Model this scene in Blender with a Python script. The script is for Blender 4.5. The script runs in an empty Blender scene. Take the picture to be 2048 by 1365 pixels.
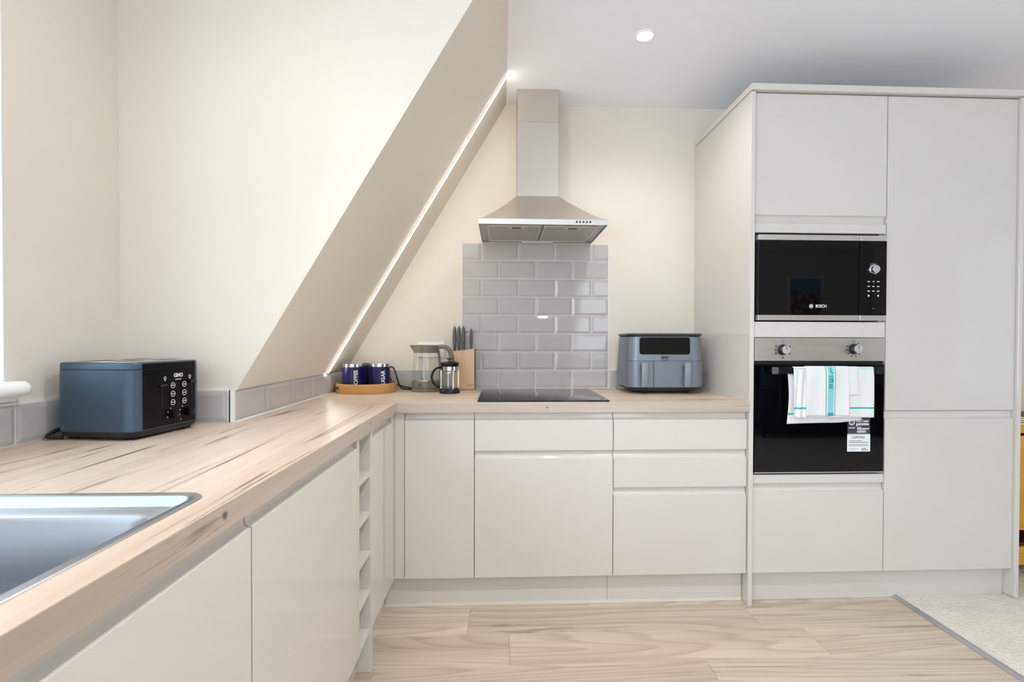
import bpy, bmesh, math, random
from mathutils import Vector, Matrix
from mathutils.geometry import tessellate_polygon

PI = math.pi
sc = bpy.context.scene
COL = sc.collection
random.seed(7)

# ------------------------------------------------------------------ camera
def setup_camera():
    yaw, pitch, roll = (math.radians(a) for a in (2.3899, -0.6472, 0.1549))
    fw = Vector((math.sin(yaw)*math.cos(pitch), math.cos(yaw)*math.cos(pitch), math.sin(pitch)))
    rt = Vector((math.cos(yaw), -math.sin(yaw), 0)); up = rt.cross(fw)
    r = rt*math.cos(roll)+up*math.sin(roll); u = up*math.cos(roll)-rt*math.sin(roll)
    cd = bpy.data.cameras.new('camera'); cam = bpy.data.objects.new('camera', cd); COL.objects.link(cam)
    m = Matrix.Identity(4)
    for i in range(3):
        m[i][0] = r[i]; m[i][1] = u[i]; m[i][2] = -fw[i]
    m[0][3], m[1][3], m[2][3] = 0.1156, -2.732, 1.1698
    cam.matrix_world = m
    cd.sensor_fit = 'HORIZONTAL'; cd.sensor_width = 36.0
    cd.lens = 979.44/2048*36.0
    cd.shift_x = -(1044.4-1024)/2048; cd.shift_y = (693.39-682.5)/2048
    cd.clip_start = 0.02
    sc.camera = cam
setup_camera()

# ------------------------------------------------------------------ world, daylight, exposure
sc.view_settings.view_transform = 'Standard'
sc.view_settings.look = 'None'
sc.view_settings.gamma = 1.0
sc.view_settings.use_curve_mapping = False
sc.view_settings.exposure = 0.66
try:
    sc.cycles.use_denoising = True
    sc.cycles.max_bounces = 10
    sc.cycles.diffuse_bounces = 6
    sc.cycles.glossy_bounces = 5
    sc.cycles.transparent_max_bounces = 12
    sc.cycles.sample_clamp_indirect = 6.0
    sc.cycles.caustics_refractive = False
except Exception:
    pass
w = bpy.data.worlds.new('sky'); sc.world = w; w.use_nodes = True
bg = w.node_tree.nodes['Background']
bg.inputs[0].default_value = (0.80, 0.90, 1.0, 1); bg.inputs[1].default_value = 0.9

def area(name, loc, direction, sx, sy, power, col=(1, 1, 1)):
    l = bpy.data.lights.new(name, 'AREA'); l.shape = 'RECTANGLE'; l.size = sx; l.size_y = sy
    l.energy = power; l.color = col
    o = bpy.data.objects.new(name, l); COL.objects.link(o)
    o.location = loc; o.rotation_euler = Vector(direction).to_track_quat('-Z', 'Z').to_euler()
    return o
# daylight entering through the dormer window, the rear window and the big side window of the living area, plus an added left fill
area('daylight_dormer', (-1.33, -2.13, 1.62), (1, 0.0, 0.0), 1.22, 1.1, 4.5, (0.74, 0.845, 1.0))
area('daylight_rear', (1.7, -5.22, 1.55), (0, 1, 0), 0.7, 1.25, 8, (0.74, 0.845, 1.0))
area('fill_light_left', (-1.36, -4.05, 1.35), (1, 0, 0), 2.05, 1.65, 94, (0.74, 0.845, 1.0))  # unseen fill, added to light the cabinet fronts from the left
area('daylight_side', (5.42, -2.7, 1.45), (-1, 0.0, 0), 2.6, 1.7, 2.5, (0.74, 0.845, 1.0))

# ------------------------------------------------------------------ materials
def lin(c):
    return tuple(((v/255)/12.92 if v/255 <= 0.04045 else ((v/255+0.055)/1.055)**2.4) for v in c)+(1.0,)

MATS = {}
def mat(name, rgb, rough=0.5, metal=0.0, coat=0.0, bump=None, var=0.0, spec=0.5, ior=1.45, alpha=None):
    """principled material; bump=(scale, strength); var = gentle noise variation of the colour"""
    if name in MATS: return MATS[name]
    m = bpy.data.materials.new(name); m.use_nodes = True
    nt = m.node_tree; b = nt.nodes['Principled BSDF']
    c = lin(rgb)
    b.inputs['Base Color'].default_value = c
    b.inputs['Roughness'].default_value = rough
    b.inputs['Metallic'].default_value = metal
    b.inputs['Specular IOR Level'].default_value = spec
    b.inputs['Coat Weight'].default_value = coat
    b.inputs['Coat Roughness'].default_value = 0.04
    b.inputs['IOR'].default_value = ior
    tc = nt.nodes.new('ShaderNodeTexCoord')
    n = nt.nodes.new('ShaderNodeTexNoise'); n.inputs['Scale'].default_value = 9.0; n.inputs['Detail'].default_value = 4
    nt.links.new(tc.outputs['Object'], n.inputs['Vector'])
    mx = nt.nodes.new('ShaderNodeMix'); mx.data_type = 'RGBA'
    v = max(var, 0.01)
    mx.inputs[6].default_value = tuple(x*(1-v) for x in c[:3])+(1,)
    mx.inputs[7].default_value = tuple(min(1, x*(1+v)) for x in c[:3])+(1,)
    nt.links.new(n.outputs['Fac'], mx.inputs[0]); nt.links.new(mx.outputs[2], b.inputs['Base Color'])
    if bump:
        n2 = nt.nodes.new('ShaderNodeTexNoise'); n2.inputs['Scale'].default_value = bump[0]; n2.inputs['Detail'].default_value = 3
        bp = nt.nodes.new('ShaderNodeBump'); bp.inputs['Strength'].default_value = bump[1]; bp.inputs['Distance'].default_value = 0.002
        nt.links.new(tc.outputs['Object'], n2.inputs['Vector'])
        nt.links.new(n2.outputs['Fac'], bp.inputs['Height']); nt.links.new(bp.outputs['Normal'], b.inputs['Normal'])
    MATS[name] = m
    return m

def mat_emit(name, rgb, strength):
    m = bpy.data.materials.new(name); m.use_nodes = True; nt = m.node_tree
    nt.nodes.remove(nt.nodes['Principled BSDF'])
    e = nt.nodes.new('ShaderNodeEmission'); e.inputs[0].default_value = lin(rgb); e.inputs[1].default_value = strength
    nt.links.new(e.outputs[0], nt.nodes['Material Output'].inputs[0]); MATS[name] = m
    return m

def mat_glass(name, tint=(1, 1, 1), ior=1.45):
    """thin clear glass: see-through with a fresnel reflection"""
    m = bpy.data.materials.new(name); m.use_nodes = True; nt = m.node_tree
    nt.nodes.remove(nt.nodes['Principled BSDF'])
    t = nt.nodes.new('ShaderNodeBsdfTransparent'); t.inputs[0].default_value = tint+(1,)
    g = nt.nodes.new('ShaderNodeBsdfGlossy'); g.inputs['Roughness'].default_value = 0.02
    lw = nt.nodes.new('ShaderNodeLayerWeight'); lw.inputs[0].default_value = 0.5
    pw = nt.nodes.new('ShaderNodeMath'); pw.operation = 'POWER'; pw.inputs[1].default_value = 5.0
    f = nt.nodes.new('ShaderNodeMath'); f.operation = 'MULTIPLY_ADD'; f.inputs[1].default_value = 0.7; f.inputs[2].default_value = 0.045
    nt.links.new(lw.outputs['Facing'], pw.inputs[0]); nt.links.new(pw.outputs[0], f.inputs[0])
    mx = nt.nodes.new('ShaderNodeMixShader')
    nt.links.new(f.outputs[0], mx.inputs[0]); nt.links.new(t.outputs[0], mx.inputs[1]); nt.links.new(g.outputs[0], mx.inputs[2])
    nt.links.new(mx.outputs[0], nt.nodes['Material Output'].inputs[0]); MATS[name] = m
    return m

def mat_wood(name, light, mid, dark, along='X', rough=0.35, scale=1.0, knots=(), crack=0.6, spec=0.5, seed=0.0, bandw=1.0, per_object=0.0, cath=0.0):
    m = bpy.data.materials.new(name); m.use_nodes = True; nt = m.node_tree; N = nt.nodes; L = nt.links
    b = N['Principled BSDF']; b.inputs['Roughness'].default_value = rough; b.inputs['Specular IOR Level'].default_value = spec
    tc = N.new('ShaderNodeTexCoord')
    src = tc.outputs['Object']
    add = N.new('ShaderNodeVectorMath'); add.operation = 'ADD'; add.inputs[1].default_value = (seed, seed*1.7, seed*0.6)
    L.new(src, add.inputs[0]); v = add.outputs[0]
    rnd = None
    if per_object > 0:
        oi = N.new('ShaderNodeObjectInfo'); rnd = oi.outputs['Random']
        mu = N.new('ShaderNodeMath'); mu.operation = 'MULTIPLY'; mu.inputs[1].default_value = 37.0; L.new(rnd, mu.inputs[0])
        a2 = N.new('ShaderNodeVectorMath'); a2.operation = 'ADD'; L.new(v, a2.inputs[0]); L.new(mu.outputs[0], a2.inputs[1]); v = a2.outputs[0]
    def mapped(sa, sc_):
        mp = N.new('ShaderNodeMapping')
        s = [sc_*scale]*3; s['XYZ'.index(along)] = sa*scale
        mp.inputs['Scale'].default_value = s; L.new(v, mp.inputs['Vector']); return mp.outputs[0]
    def noise(vec, sc_, det=6, rough_=0.6, dist=0.0):
        n = N.new('ShaderNodeTexNoise'); n.inputs['Scale'].default_value = sc_; n.inputs['Detail'].default_value = det
        n.inputs['Roughness'].default_value = rough_; n.inputs['Distortion'].default_value = dist
        L.new(vec, n.inputs['Vector']); return n.outputs['Fac']
    def ramp(f, stops):
        r = N.new('ShaderNodeValToRGB'); e = r.color_ramp.elements
        e[0].position, e[0].color = stops[0]; e[1].position, e[1].color = stops[-1]
        for p, c in stops[1:-1]:
            x = e.new(p); x.color = c
        L.new(f, r.inputs[0]); return r.outputs[0]
    def mix(f, a, c, typ='MIX'):
        x = N.new('ShaderNodeMix'); x.data_type = 'RGBA'; x.blend_type = typ
        for sock, val in ((0, f), (6, a), (7, c)):
            if hasattr(val, 'links'): L.new(val, x.inputs[sock])
            else: x.inputs[sock].default_value = val
        return x.outputs[2]
    broad = noise(mapped(0.35, 5.0*bandw), 1.0, 5, 0.55, 0.7)
    base = ramp(broad, [(0.30, lin(mid)), (0.55, lin(light)), (0.8, lin(light))])
    if cath > 0:
        n_ = noise(mapped(0.32, 4.6), 1.0, 1.2, 0.35, 0.12)
        mm = N.new('ShaderNodeMath'); mm.operation = 'MULTIPLY'; mm.inputs[1].default_value = 24.0; L.new(n_, mm.inputs[0])
        fr_ = N.new('ShaderNodeMath'); fr_.operation = 'FRACT'; L.new(mm.outputs[0], fr_.inputs[0])
        cf = ramp(fr_.outputs[0], [(0.0, (0, 0, 0, 1)), (0.12, (1, 1, 1, 1)), (0.5, (0.15, 0.15, 0.15, 1)), (1, (0, 0, 0, 1))])
        m2 = N.new('ShaderNodeMath'); m2.operation = 'MULTIPLY'; m2.inputs[1].default_value = cath; L.new(cf, m2.inputs[0])
        base = mix(m2.outputs[0], base, lin(dark))
    fine = noise(mapped(2.2, 85.0), 1.0, 4, 0.65)
    ff = ramp(fine, [(0.36, (1, 1, 1, 1)), (0.55, (0, 0, 0, 1))])
    m3 = N.new('ShaderNodeMath'); m3.operation = 'MULTIPLY'; m3.inputs[1].default_value = 0.42; L.new(ff, m3.inputs[0])
    base = mix(m3.outputs[0], base, lin(mid))
    cr = noise(mapped(1.3, 26.0), 1.0, 7, 0.62, 1.2)
    cf = ramp(cr, [(0.33, (1, 1, 1, 1)), (0.42, (0, 0, 0, 1))])
    m4 = N.new('ShaderNodeMath'); m4.operation = 'MULTIPLY'; m4.inputs[1].default_value = crack; L.new(cf, m4.inputs[0])
    base = mix(m4.outputs[0], base, lin(dark))
    for (kx, ky, kz, r) in knots:
        d = N.new('ShaderNodeVectorMath'); d.operation = 'DISTANCE'; d.inputs[1].default_value = (kx, ky, kz)
        nn = noise(tc.outputs['Object'], 70.0, 3)
        ad = N.new('ShaderNodeMath'); ad.operation = 'MULTIPLY_ADD'; ad.inputs[1].default_value = r*1.6; ad.inputs[2].default_value = -r*0.8
        L.new(nn, ad.inputs[0]); L.new(tc.outputs['Object'], d.inputs[0])
        s_ = N.new('ShaderNodeMath'); s_.operation = 'ADD'; L.new(d.outputs['Value'], s_.inputs[0]); L.new(ad.outputs[0], s_.inputs[1])
        kf = ramp(s_.outputs[0], [(r*0.5, (1, 1, 1, 1)), (r*1.3, (0, 0, 0, 1))])
        base = mix(kf, base, lin((92, 78, 68)))
    if per_object > 0:
        mr = N.new('ShaderNodeMapRange'); mr.inputs[3].default_value = 1-per_object; mr.inputs[4].default_value = 1+per_object*0.4
        L.new(rnd, mr.inputs[0])
        hs = N.new('ShaderNodeHueSaturation'); L.new(mr.outputs[0], hs.inputs['Value']); L.new(base, hs.inputs['Color']); base = hs.outputs[0]
    L.new(base, b.inputs['Base Color'])
    bp = N.new('ShaderNodeBump'); bp.inputs['Strength'].default_value = 0.12; bp.inputs['Distance'].default_value = 0.0006
    L.new(fine, bp.inputs['Height']); L.new(bp.outputs['Normal'], b.inputs['Normal'])
    MATS[name] = m
    return m

def mat_steel(name, rgb=(200, 198, 195), rough=0.28, along='X', streak=0.06, relief=0.05, aniso=0.0):
    m = mat(name, rgb, rough, 1.0)
    nt = m.node_tree; b = nt.nodes['Principled BSDF']
    tc = nt.nodes.new('ShaderNodeTexCoord'); mp = nt.nodes.new('ShaderNodeMapping')
    s = [260.0]*3; s['XYZ'.index(along)] = 3.0; mp.inputs['Scale'].default_value = s
    n = nt.nodes.new('ShaderNodeTexNoise'); n.inputs['Scale'].default_value = 1.0; n.inputs['Detail'].default_value = 3
    if aniso > 0:
        cv = nt.nodes.new('ShaderNodeCombineXYZ'); cv.inputs[2].default_value = 1.0
        b.inputs['Anisotropic'].default_value = aniso; nt.links.new(cv.outputs[0], b.inputs['Tangent'])
    mr = nt.nodes.new('ShaderNodeMapRange'); mr.inputs[3].default_value = rough-streak; mr.inputs[4].default_value = rough+streak*1.6
    nt.links.new(tc.outputs['Object'], mp.inputs[0]); nt.links.new(mp.outputs[0], n.inputs['Vector'])
    nt.links.new(n.outputs['Fac'], mr.inputs[0]); nt.links.new(mr.outputs[0], b.inputs['Roughness'])
    bp = nt.nodes.new('ShaderNodeBump'); bp.inputs['Strength'].default_value = relief; bp.inputs['Distance'].default_value = 0.0005
    nt.links.new(n.outputs['Fac'], bp.inputs['Height']); nt.links.new(bp.outputs['Normal'], b.inputs['Normal'])
    return m

M_WALL = mat('wall_paint', (228, 221, 210), 0.62, bump=(60, 0.05), var=0.01, spec=0.35)
M_CEIL = mat('ceiling_paint', (243, 246, 252), 0.8, bump=(60, 0.05), spec=0.2)
M_WHITE = mat('white_gloss_paint', (244, 244, 244), 0.25)
M_UNIT = mat('cashmere_gloss', (211, 206, 200), 0.06, spec=0.5)
M_UNITI = mat('cashmere_matt', (209, 204, 197), 0.3)
M_GAP = mat('dark_gap', (60, 56, 54), 0.7)
M_SEAL = mat('white_sealant', (240, 240, 238), 0.35)
M_TILE = mat('grey_glazed_tile', (186, 182, 181), 0.07, var=0.05)
M_GROUT = mat('white_grout', (236, 233, 229), 0.8)
M_STEEL = mat_steel('brushed_steel', (222, 215, 208), 0.32)
M_STEELV = mat_steel('brushed_steel_upright', (206, 201, 196), 0.36, along='X', relief=0.02, aniso=0.8)
M_SINK = mat_steel('sink_steel', (190, 193, 198), 0.30, along='Y', streak=0.02, relief=0.0)
M_CHROME = mat('chrome', (225, 225, 225), 0.08, 1.0)
M_BLKGLASS = mat('black_glass', (5, 5, 7), 0.03, spec=0.36)
M_BLK = mat('black_plastic', (16, 16, 18), 0.35)
M_BLKR = mat('black_rubber', (20, 20, 22), 0.6)
M_FRYER = mat('slate_grey_metallic', (124, 131, 142), 0.34, 0.3)
M_FRYERD = mat('slate_grey_dark', (62, 64, 72), 0.4, 0.3)
M_FRYERH = mat('slate_handle', (138, 147, 154), 0.35, 0.2)
M_TOAST = mat('dark_slate_metallic', (74, 91, 107), 0.38, 0.5)
M_TOASTF = mat('toaster_darkened_face', (5, 5, 8), 0.3, spec=0.25)  # near-black stands in for dark reflections on the control side
M_KGREY = mat('warm_grey_plastic', (120, 114, 104), 0.4)
M_KNIFE = mat('knife_handle_grey', (92, 94, 98), 0.38, 0.2)
M_NAVY = mat('navy_enamel', (27, 26, 78), 0.3)
M_PRINTW = mat('white_print', (240, 240, 240), 0.5)
M_PRINTB = mat('dark_print', (25, 25, 28), 0.5)
M_PRINTG = mat('grey_print', (120, 120, 122), 0.5)
M_GLASS = mat_glass('clear_glass', (0.97, 0.98, 0.97))
M_PANE = mat_glass('window_glass', (0.97, 0.99, 0.98))
M_STICKD = mat('dark_sticker', (62, 68, 78), 0.4)
M_STICKW = mat('white_sticker', (236, 238, 240), 0.4)
M_FILTER = mat('filter_mesh', (190, 187, 183), 0.45, 0.8, bump=(420, 0.5))
M_ALU = mat('aluminium_profile', (196, 198, 203), 0.42, 1.0)
M_WT = mat_wood('worktop_oak', (218, 200, 181), (190, 166, 144), (118, 92, 74), 'X', 0.33, crack=0.9, spec=0.5, seed=2.3)
M_WTE = mat_wood('worktop_edging_shade', (196, 184, 173), (168, 154, 143), (120, 104, 94), 'X', 0.4, knots=((0.311, -0.634, 0.884, 0.006),), crack=0.7, seed=2.3)  # same decor as the top, shade of the front edge put into the colour
M_WTL = mat_wood('worktop_oak_left', (216, 199, 183), (188, 164, 145), (112, 88, 72), 'Y', 0.33, crack=0.95, spec=0.5, seed=5.1)
M_WTLE = mat_wood('worktop_edging_shade_left', (194, 180, 168), (164, 149, 137), (116, 100, 90), 'Y', 0.4, knots=((-0.331, -1.925, 0.886, 0.007), (-0.331, -1.05, 0.888, 0.006)), crack=0.75, seed=5.1)  # left edge toned darker to carry the shade on its upright face
M_FLOOR = mat_wood('floor_plank_oak', (214, 198, 179), (192, 174, 155), (136, 116, 98), 'X', 0.40, crack=0.55, per_object=0.12, cath=0.38, bandw=1.2)
M_BAMBOO = mat_wood('bamboo', (206, 158, 96), (188, 138, 78), (160, 112, 58), 'X', 0.35, scale=2.0, crack=0.2, seed=1.0)
M_BEECH = mat_wood('beech_block', (222, 192, 150), (208, 174, 130), (180, 140, 98), 'Z', 0.45, scale=2.0, crack=0.15, seed=3.0)
M_YELLOW = mat_wood('yellow_oak', (214, 160, 40), (196, 140, 28), (150, 96, 18), 'X', 0.35, crack=0.3, seed=8.0)

# ------------------------------------------------------------------ builders
W = {}   # world matrix of things and parts
def setp(o, label=None, cat=None, group=None, kind=None):
    if label: o['label'] = label
    if cat: o['category'] = cat
    if group: o['group'] = group
    if kind: o['kind'] = kind
    return o

def thing(name, label, cat, loc=(0, 0, 0), rotz=0.0, group=None):
    o = bpy.data.objects.new(name, None); COL.objects.link(o)
    o.empty_display_size = 0.05
    o.location = loc; o.rotation_euler = (0, 0, rotz)
    W[o] = Matrix.Translation(loc) @ Matrix.Rotation(rotz, 4, 'Z')
    return setp(o, label, cat, group)

class MB:
    """collects shapes into one mesh"""
    def __init__(self): self.bm = bmesh.new()
    def _add(self, t, xf=None):
        if xf is not None: bmesh.ops.transform(t, matrix=xf, verts=t.verts)
        me = bpy.data.meshes.new('tmp'); t.to_mesh(me); t.free()
        self.bm.from_mesh(me); bpy.data.meshes.remove(me); return self
    def box(self, x0, x1, y0, y1, z0, z1, bev=0.0, seg=1, xf=None):
        t = bmesh.new(); bmesh.ops.create_cube(t, size=1)
        for v in t.verts:
            v.co = ((x0+x1)/2+v.co.x*(x1-x0), (y0+y1)/2+v.co.y*(y1-y0), (z0+z1)/2+v.co.z*(z1-z0))
        if bev > 0: bmesh.ops.bevel(t, geom=t.edges[:], offset=bev, segments=seg, affect='EDGES', profile=0.5)
        return self._add(t, xf)
    def rbox(self, x0, x1, y0, y1, z0, z1, r, seg=6, bev=0.0, xf=None, axis='Z'):
        """box with the four edges along axis rounded, plus a small bevel on the rest"""
        return self.loft([rrect(x0, x1, y0, y1, r, seg, z) for z in (z0, z1)], True, True, bev, xf)
    def loft(self, loops, cap0=True, cap1=True, bev=0.0, xf=None, closed=True):
        t = bmesh.new(); rows = [[t.verts.new(p) for p in lp] for lp in loops]
        n = len(rows[0])
        for a, b in zip(rows, rows[1:]):
            for i in range(n if closed else n-1):
                j = (i+1) % n
                try: t.faces.new((a[i], a[j], b[j], b[i]))
                except ValueError: pass
        if cap0: t.faces.new(rows[0][::-1])
        if cap1: t.faces.new(rows[-1])
        bmesh.ops.recalc_face_normals(t, faces=t.faces[:])
        if bev > 0:
            ed = [e for e in t.edges if len(e.link_faces) == 2 and e.calc_face_angle(0) > 0.7]
            bmesh.ops.bevel(t, geom=ed, offset=bev, segments=2, affect='EDGES', profile=0.5)
        return self._add(t, xf)
    def prism(self, pts, axis, a, b, bev=0.0, xf=None):
        """2-D polygon extruded along an axis: X -> (y,z), Y -> (x,z), Z -> (x,y)"""
        def put(p, c): return {'X': (c, p[0], p[1]), 'Y': (p[0], c, p[1]), 'Z': (p[0], p[1], c)}[axis]
        return self.loft([[put(p, a) for p in pts], [put(p, b) for p in pts]], True, True, bev, xf)
    def lathe(self, prof, c=(0, 0, 0), seg=32, cap0=True, cap1=True, xf=None):
        loops = []
        for r, z in prof:
            r = max(r, 1e-5)
            loops.append([(c[0]+r*math.cos(2*PI*i/seg), c[1]+r*math.sin(2*PI*i/seg), c[2]+z) for i in range(seg)])
        return self.loft(loops, cap0, cap1, 0, xf)
    def cyl(self, p0, p1, r, seg=16, r1=None):
        p0, p1 = Vector(p0), Vector(p1); d = p1-p0
        xf = Matrix.Translation(p0) @ d.to_track_quat('Z', 'X').to_matrix().to_4x4()
        return self.lathe([(r, 0), (r if r1 is None else r1, d.length)], seg=seg, xf=xf)
    def tube(self, pts, r, seg=10, smooth=4, flat=1.0):
        pts = [Vector(p) for p in pts]
        if smooth: pts = spline(pts, smooth)
        loops = []; prev = None
        for i, p in enumerate(pts):
            d = (pts[min(i+1, len(pts)-1)]-pts[max(i-1, 0)]).normalized()
            if prev is None:
                a = d.orthogonal().normalized()
            else:
                a = (prev-d*prev.dot(d)).normalized()
            prev = a; b = d.cross(a)
            rr = r[i*len(r)//len(pts)] if isinstance(r, (list, tuple)) else r
            loops.append([p+(a*math.cos(2*PI*k/seg)+b*math.sin(2*PI*k/seg)*flat)*rr for k in range(seg)])
        return self.loft(loops)
    def build(self, name, m, parent=None, local=False, smooth=True, label=None, kind=None, loc=None):
        me = bpy.data.meshes.new(name)
        bm = self.bm
        bmesh.ops.remove_doubles(bm, verts=bm.verts[:], dist=1e-6)
        bm.to_mesh(me); bm.free()
        me.materials.append(m)
        return link_mesh(name, me, parent, local, smooth, label, kind, loc)

def link_mesh(name, me, parent=None, local=False, smooth=True, label=None, kind=None, loc=None):
    o = bpy.data.objects.new(name, me); COL.objects.link(o)
    if parent is not None:
        o.parent = parent; pm = W.get(parent, Matrix.Identity(4)); W[o] = pm.copy()
        if not local: me.transform(pm.inverted())
    elif loc is not None:
        me.transform(Matrix.Translation(-Vector(loc))); o.location = loc; W[o] = Matrix.Translation(loc)
    else:
        W[o] = Matrix.Identity(4)
    if smooth:
        me.polygons.foreach_set('use_smooth', [True]*len(me.polygons))
        try: me.set_sharp_from_angle(angle=math.radians(35))
        except Exception: pass
    return setp(o, label, None, None, kind)

def rrect(x0, x1, y0, y1, r, seg, z):
    r = min(r, (x1-x0)/2-1e-5, (y1-y0)/2-1e-5); pts = []
    for cx, cy, a0 in ((x1-r, y1-r, 0), (x0+r, y1-r, PI/2), (x0+r, y0+r, PI), (x1-r, y0+r, 1.5*PI)):
        for k in range(seg+1):
            a = a0+PI/2*k/seg; pts.append((cx+r*math.cos(a), cy+r*math.sin(a), z))
    return pts

def spline(pts, n):
    out = []; P = [pts[0]]+pts+[pts[-1]]
    for i in range(1, len(P)-2):
        p0, p1, p2, p3 = P[i-1], P[i], P[i+1], P[i+2]
        for k in range(n):
            t = k/n
            out.append(0.5*((2*p1)+(p2-p0)*t+(2*p0-5*p1+4*p2-p3)*t*t+(3*p1-p0-3*p2+p3)*t**3))
    out.append(pts[-1]); return out

def slab_hole(name, outer, inner, z0, z1, m, parent=None):
    t = bmesh.new(); allp = list(outer)+list(inner); n = len(outer)
    top = [t.verts.new((p[0], p[1], z1)) for p in allp]; bot = [t.verts.new((p[0], p[1], z0)) for p in allp]
    for tri in tessellate_polygon([[Vector((p[0], p[1], 0)) for p in outer], [Vector((p[0], p[1], 0)) for p in inner]]):
        t.faces.new([top[i] for i in tri]); t.faces.new([bot[i] for i in tri][::-1])
    for a, b in ((0, n), (n, len(allp))):
        for i in range(a, b):
            j = a+(i+1-a) % (b-a); t.faces.new((top[i], top[j], bot[j], bot[i]))
    bmesh.ops.recalc_face_normals(t, faces=t.faces[:])
    me = bpy.data.meshes.new(name); t.to_mesh(me); t.free(); me.materials.append(m)
    return link_mesh(name, me, parent, smooth=False)

def text_mesh(s, size, depth=0.0004, bold=0.0):
    cu = bpy.data.curves.new('lettering', 'FONT'); cu.body = s; cu.size = size; cu.align_x = 'CENTER'; cu.align_y = 'CENTER'
    cu.extrude = depth; cu.offset = bold; cu.resolution_u = 3
    o = bpy.data.objects.new('lettering', cu); COL.objects.link(o)
    bpy.context.view_layer.update()
    me = bpy.data.meshes.new_from_object(o.evaluated_get(bpy.context.evaluated_depsgraph_get()))
    bpy.data.objects.remove(o); bpy.data.curves.remove(cu)
    return me

def text_on(name, s, size, origin, right, up, m, parent, bold=0.0, local=False, depth=0.0004, warp=None, width=None):
    me = text_mesh(s, size, depth, bold)
    if width:
        xs = [v.co.x for v in me.vertices]; k = width/max(1e-6, max(xs)-min(xs)); c = (max(xs)+min(xs))/2
        for v in me.vertices: v.co.x = (v.co.x-c)*k
    if warp:
        for v in me.vertices: v.co = warp(v.co.x, v.co.y, v.co.z)
    else:
        r = Vector(right).normalized(); u = Vector(up).normalized(); n = r.cross(u)
        mm = Matrix.Identity(4)
        for i in range(3): mm[i][0], mm[i][1], mm[i][2], mm[i][3] = r[i], u[i], n[i], origin[i]
        me.transform(mm)
    me.materials.clear(); me.materials.append(m)
    return link_mesh(name, me, parent, local, smooth=False)

def jdoor(name, parent, face, u0, u1, z0, z1, top=True, bottom=False, side='front', scoop=0.033):
    """handleless door or drawer front: a scooped finger pull along its top (or bottom) edge.
    side 'front': face at Y=face looking -Y, spanning X; side 'left': face at X=face looking +X, spanning Y"""
    pts = [(0.0, z0), (0.0, z1)]
    if bottom:
        pts = [(0.020, z0), (0.014, z0), (0.0135, z0+scoop-0.012), (0.011, z0+scoop-0.004), (0.006, z0+scoop), (0.001, z0+scoop), (0, z0+scoop+0.001), (0.0, z1)]
    else:
        pts = [(0.020, z0), (0.001, z0), (0.0, z0+0.001), (0.0, z1)]
    if top:
        zs = z1-scoop
        pts[-1] = (0.0, zs-0.001)
        pts += [(0.001, zs), (0.006, zs), (0.011, zs+0.004), (0.0135, zs+0.012), (0.014, z1), (0.020, z1)]
    else:
        pts[-1] = (0.0, z1-0.001)
        pts += [(0.001, z1), (0.020, z1)]
    b = MB()
    if side == 'front': b.prism([(face+d, z) for d, z in pts], 'X', u0, u1)
    else: b.prism([(face-d, z) for d, z in pts], 'Y', u0, u1)
    return b.build(name, M_UNIT, parent)

# ------------------------------------------------------------------ the room
CE = 2.482
WT0, WT1 = 0.862, 0.905
YF = -0.614        # door faces of the run along the back wall
XL = -0.345        # door faces of the run along the left wall
def structure(name, m, mb, label=None): return mb.build(name, m, None, smooth=False, kind='structure')

structure('wall_back', M_WALL, MB().box(-1.35, 5.5, 0, 0.12, 0, CE))
structure('wall_right', M_WALL, MB().box(5.35, 5.5, -1.3, 0, 0, CE).box(5.35, 5.5, -5.25, -4.1, 0, CE).box(5.35, 5.5, -4.1, -1.3, 0, 0.55).box(5.35, 5.5, -4.1, -1.3, 2.32, CE))
structure('wall_rear', M_WALL, MB().box(-1.35, 1.32, -5.35, -5.2, 0, CE).box(2.08, 5.5, -5.35, -5.2, 0, CE).box(1.32, 2.08, -5.35, -5.2, 0, 0.9).box(1.32, 2.08, -5.35, -5.2, 2.2, CE))
WY0, WY1, WZ0, WZ1 = -2.78, -1.485, 1.045, 2.2
structure('wall_left', M_WALL, MB().box(-1.35, -1.10, WY1, -1.098, 0, CE).box(-1.35, -1.10, -5.2, -5.1, 0, CE).box(-1.35, -1.10, -3.0, WY0, 0, CE).box(-1.35, -1.10, -5.1, -3.0, 0, 0.5).box(-1.35, -1.10, -5.1, -3.0, 2.2, CE).box(-1.35, -1.10, WY0, WY1, 0, WZ0).box(-1.35, -1.10, WY0, WY1, WZ1, CE))
structure('ceiling', M_CEIL, MB().box(-1.35, 5.5, -5.35, 0.12, CE, CE+0.1))
structure('wall_cheek', M_WALL, MB().prism([(-1.10, 0), (-0.752, 0), (-0.752, 1.0), (-0.7365, 1.011), (0.1377, CE), (-1.10, CE)], 'Y', -1.118, -1.106))
# sloping wall under the roof, in two lengths with the light channel between, and the low knee wall below it
def slope_piece(name, y0, y1): structure(name, M_WALL, MB().prism([(-0.7365, 1.011), (0.1377, CE), (-1.10, CE), (-1.10, 1.011)], 'Y', y0, y1))
slope_piece('wall_slope', -1.106, -0.316)
slope_piece('wall_slope.001', -0.300, 0)
structure('wall_slope.002', M_GAP, MB().prism([(-0.7565, 1.011), (0.1177, CE), (-1.10, CE), (-1.10, 1.011)], 'Y', -0.316, -0.300))
structure('wall_knee', M_WALL, MB().box(-1.10, -0.752, -1.106, 0, 0, 1.011))

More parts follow.
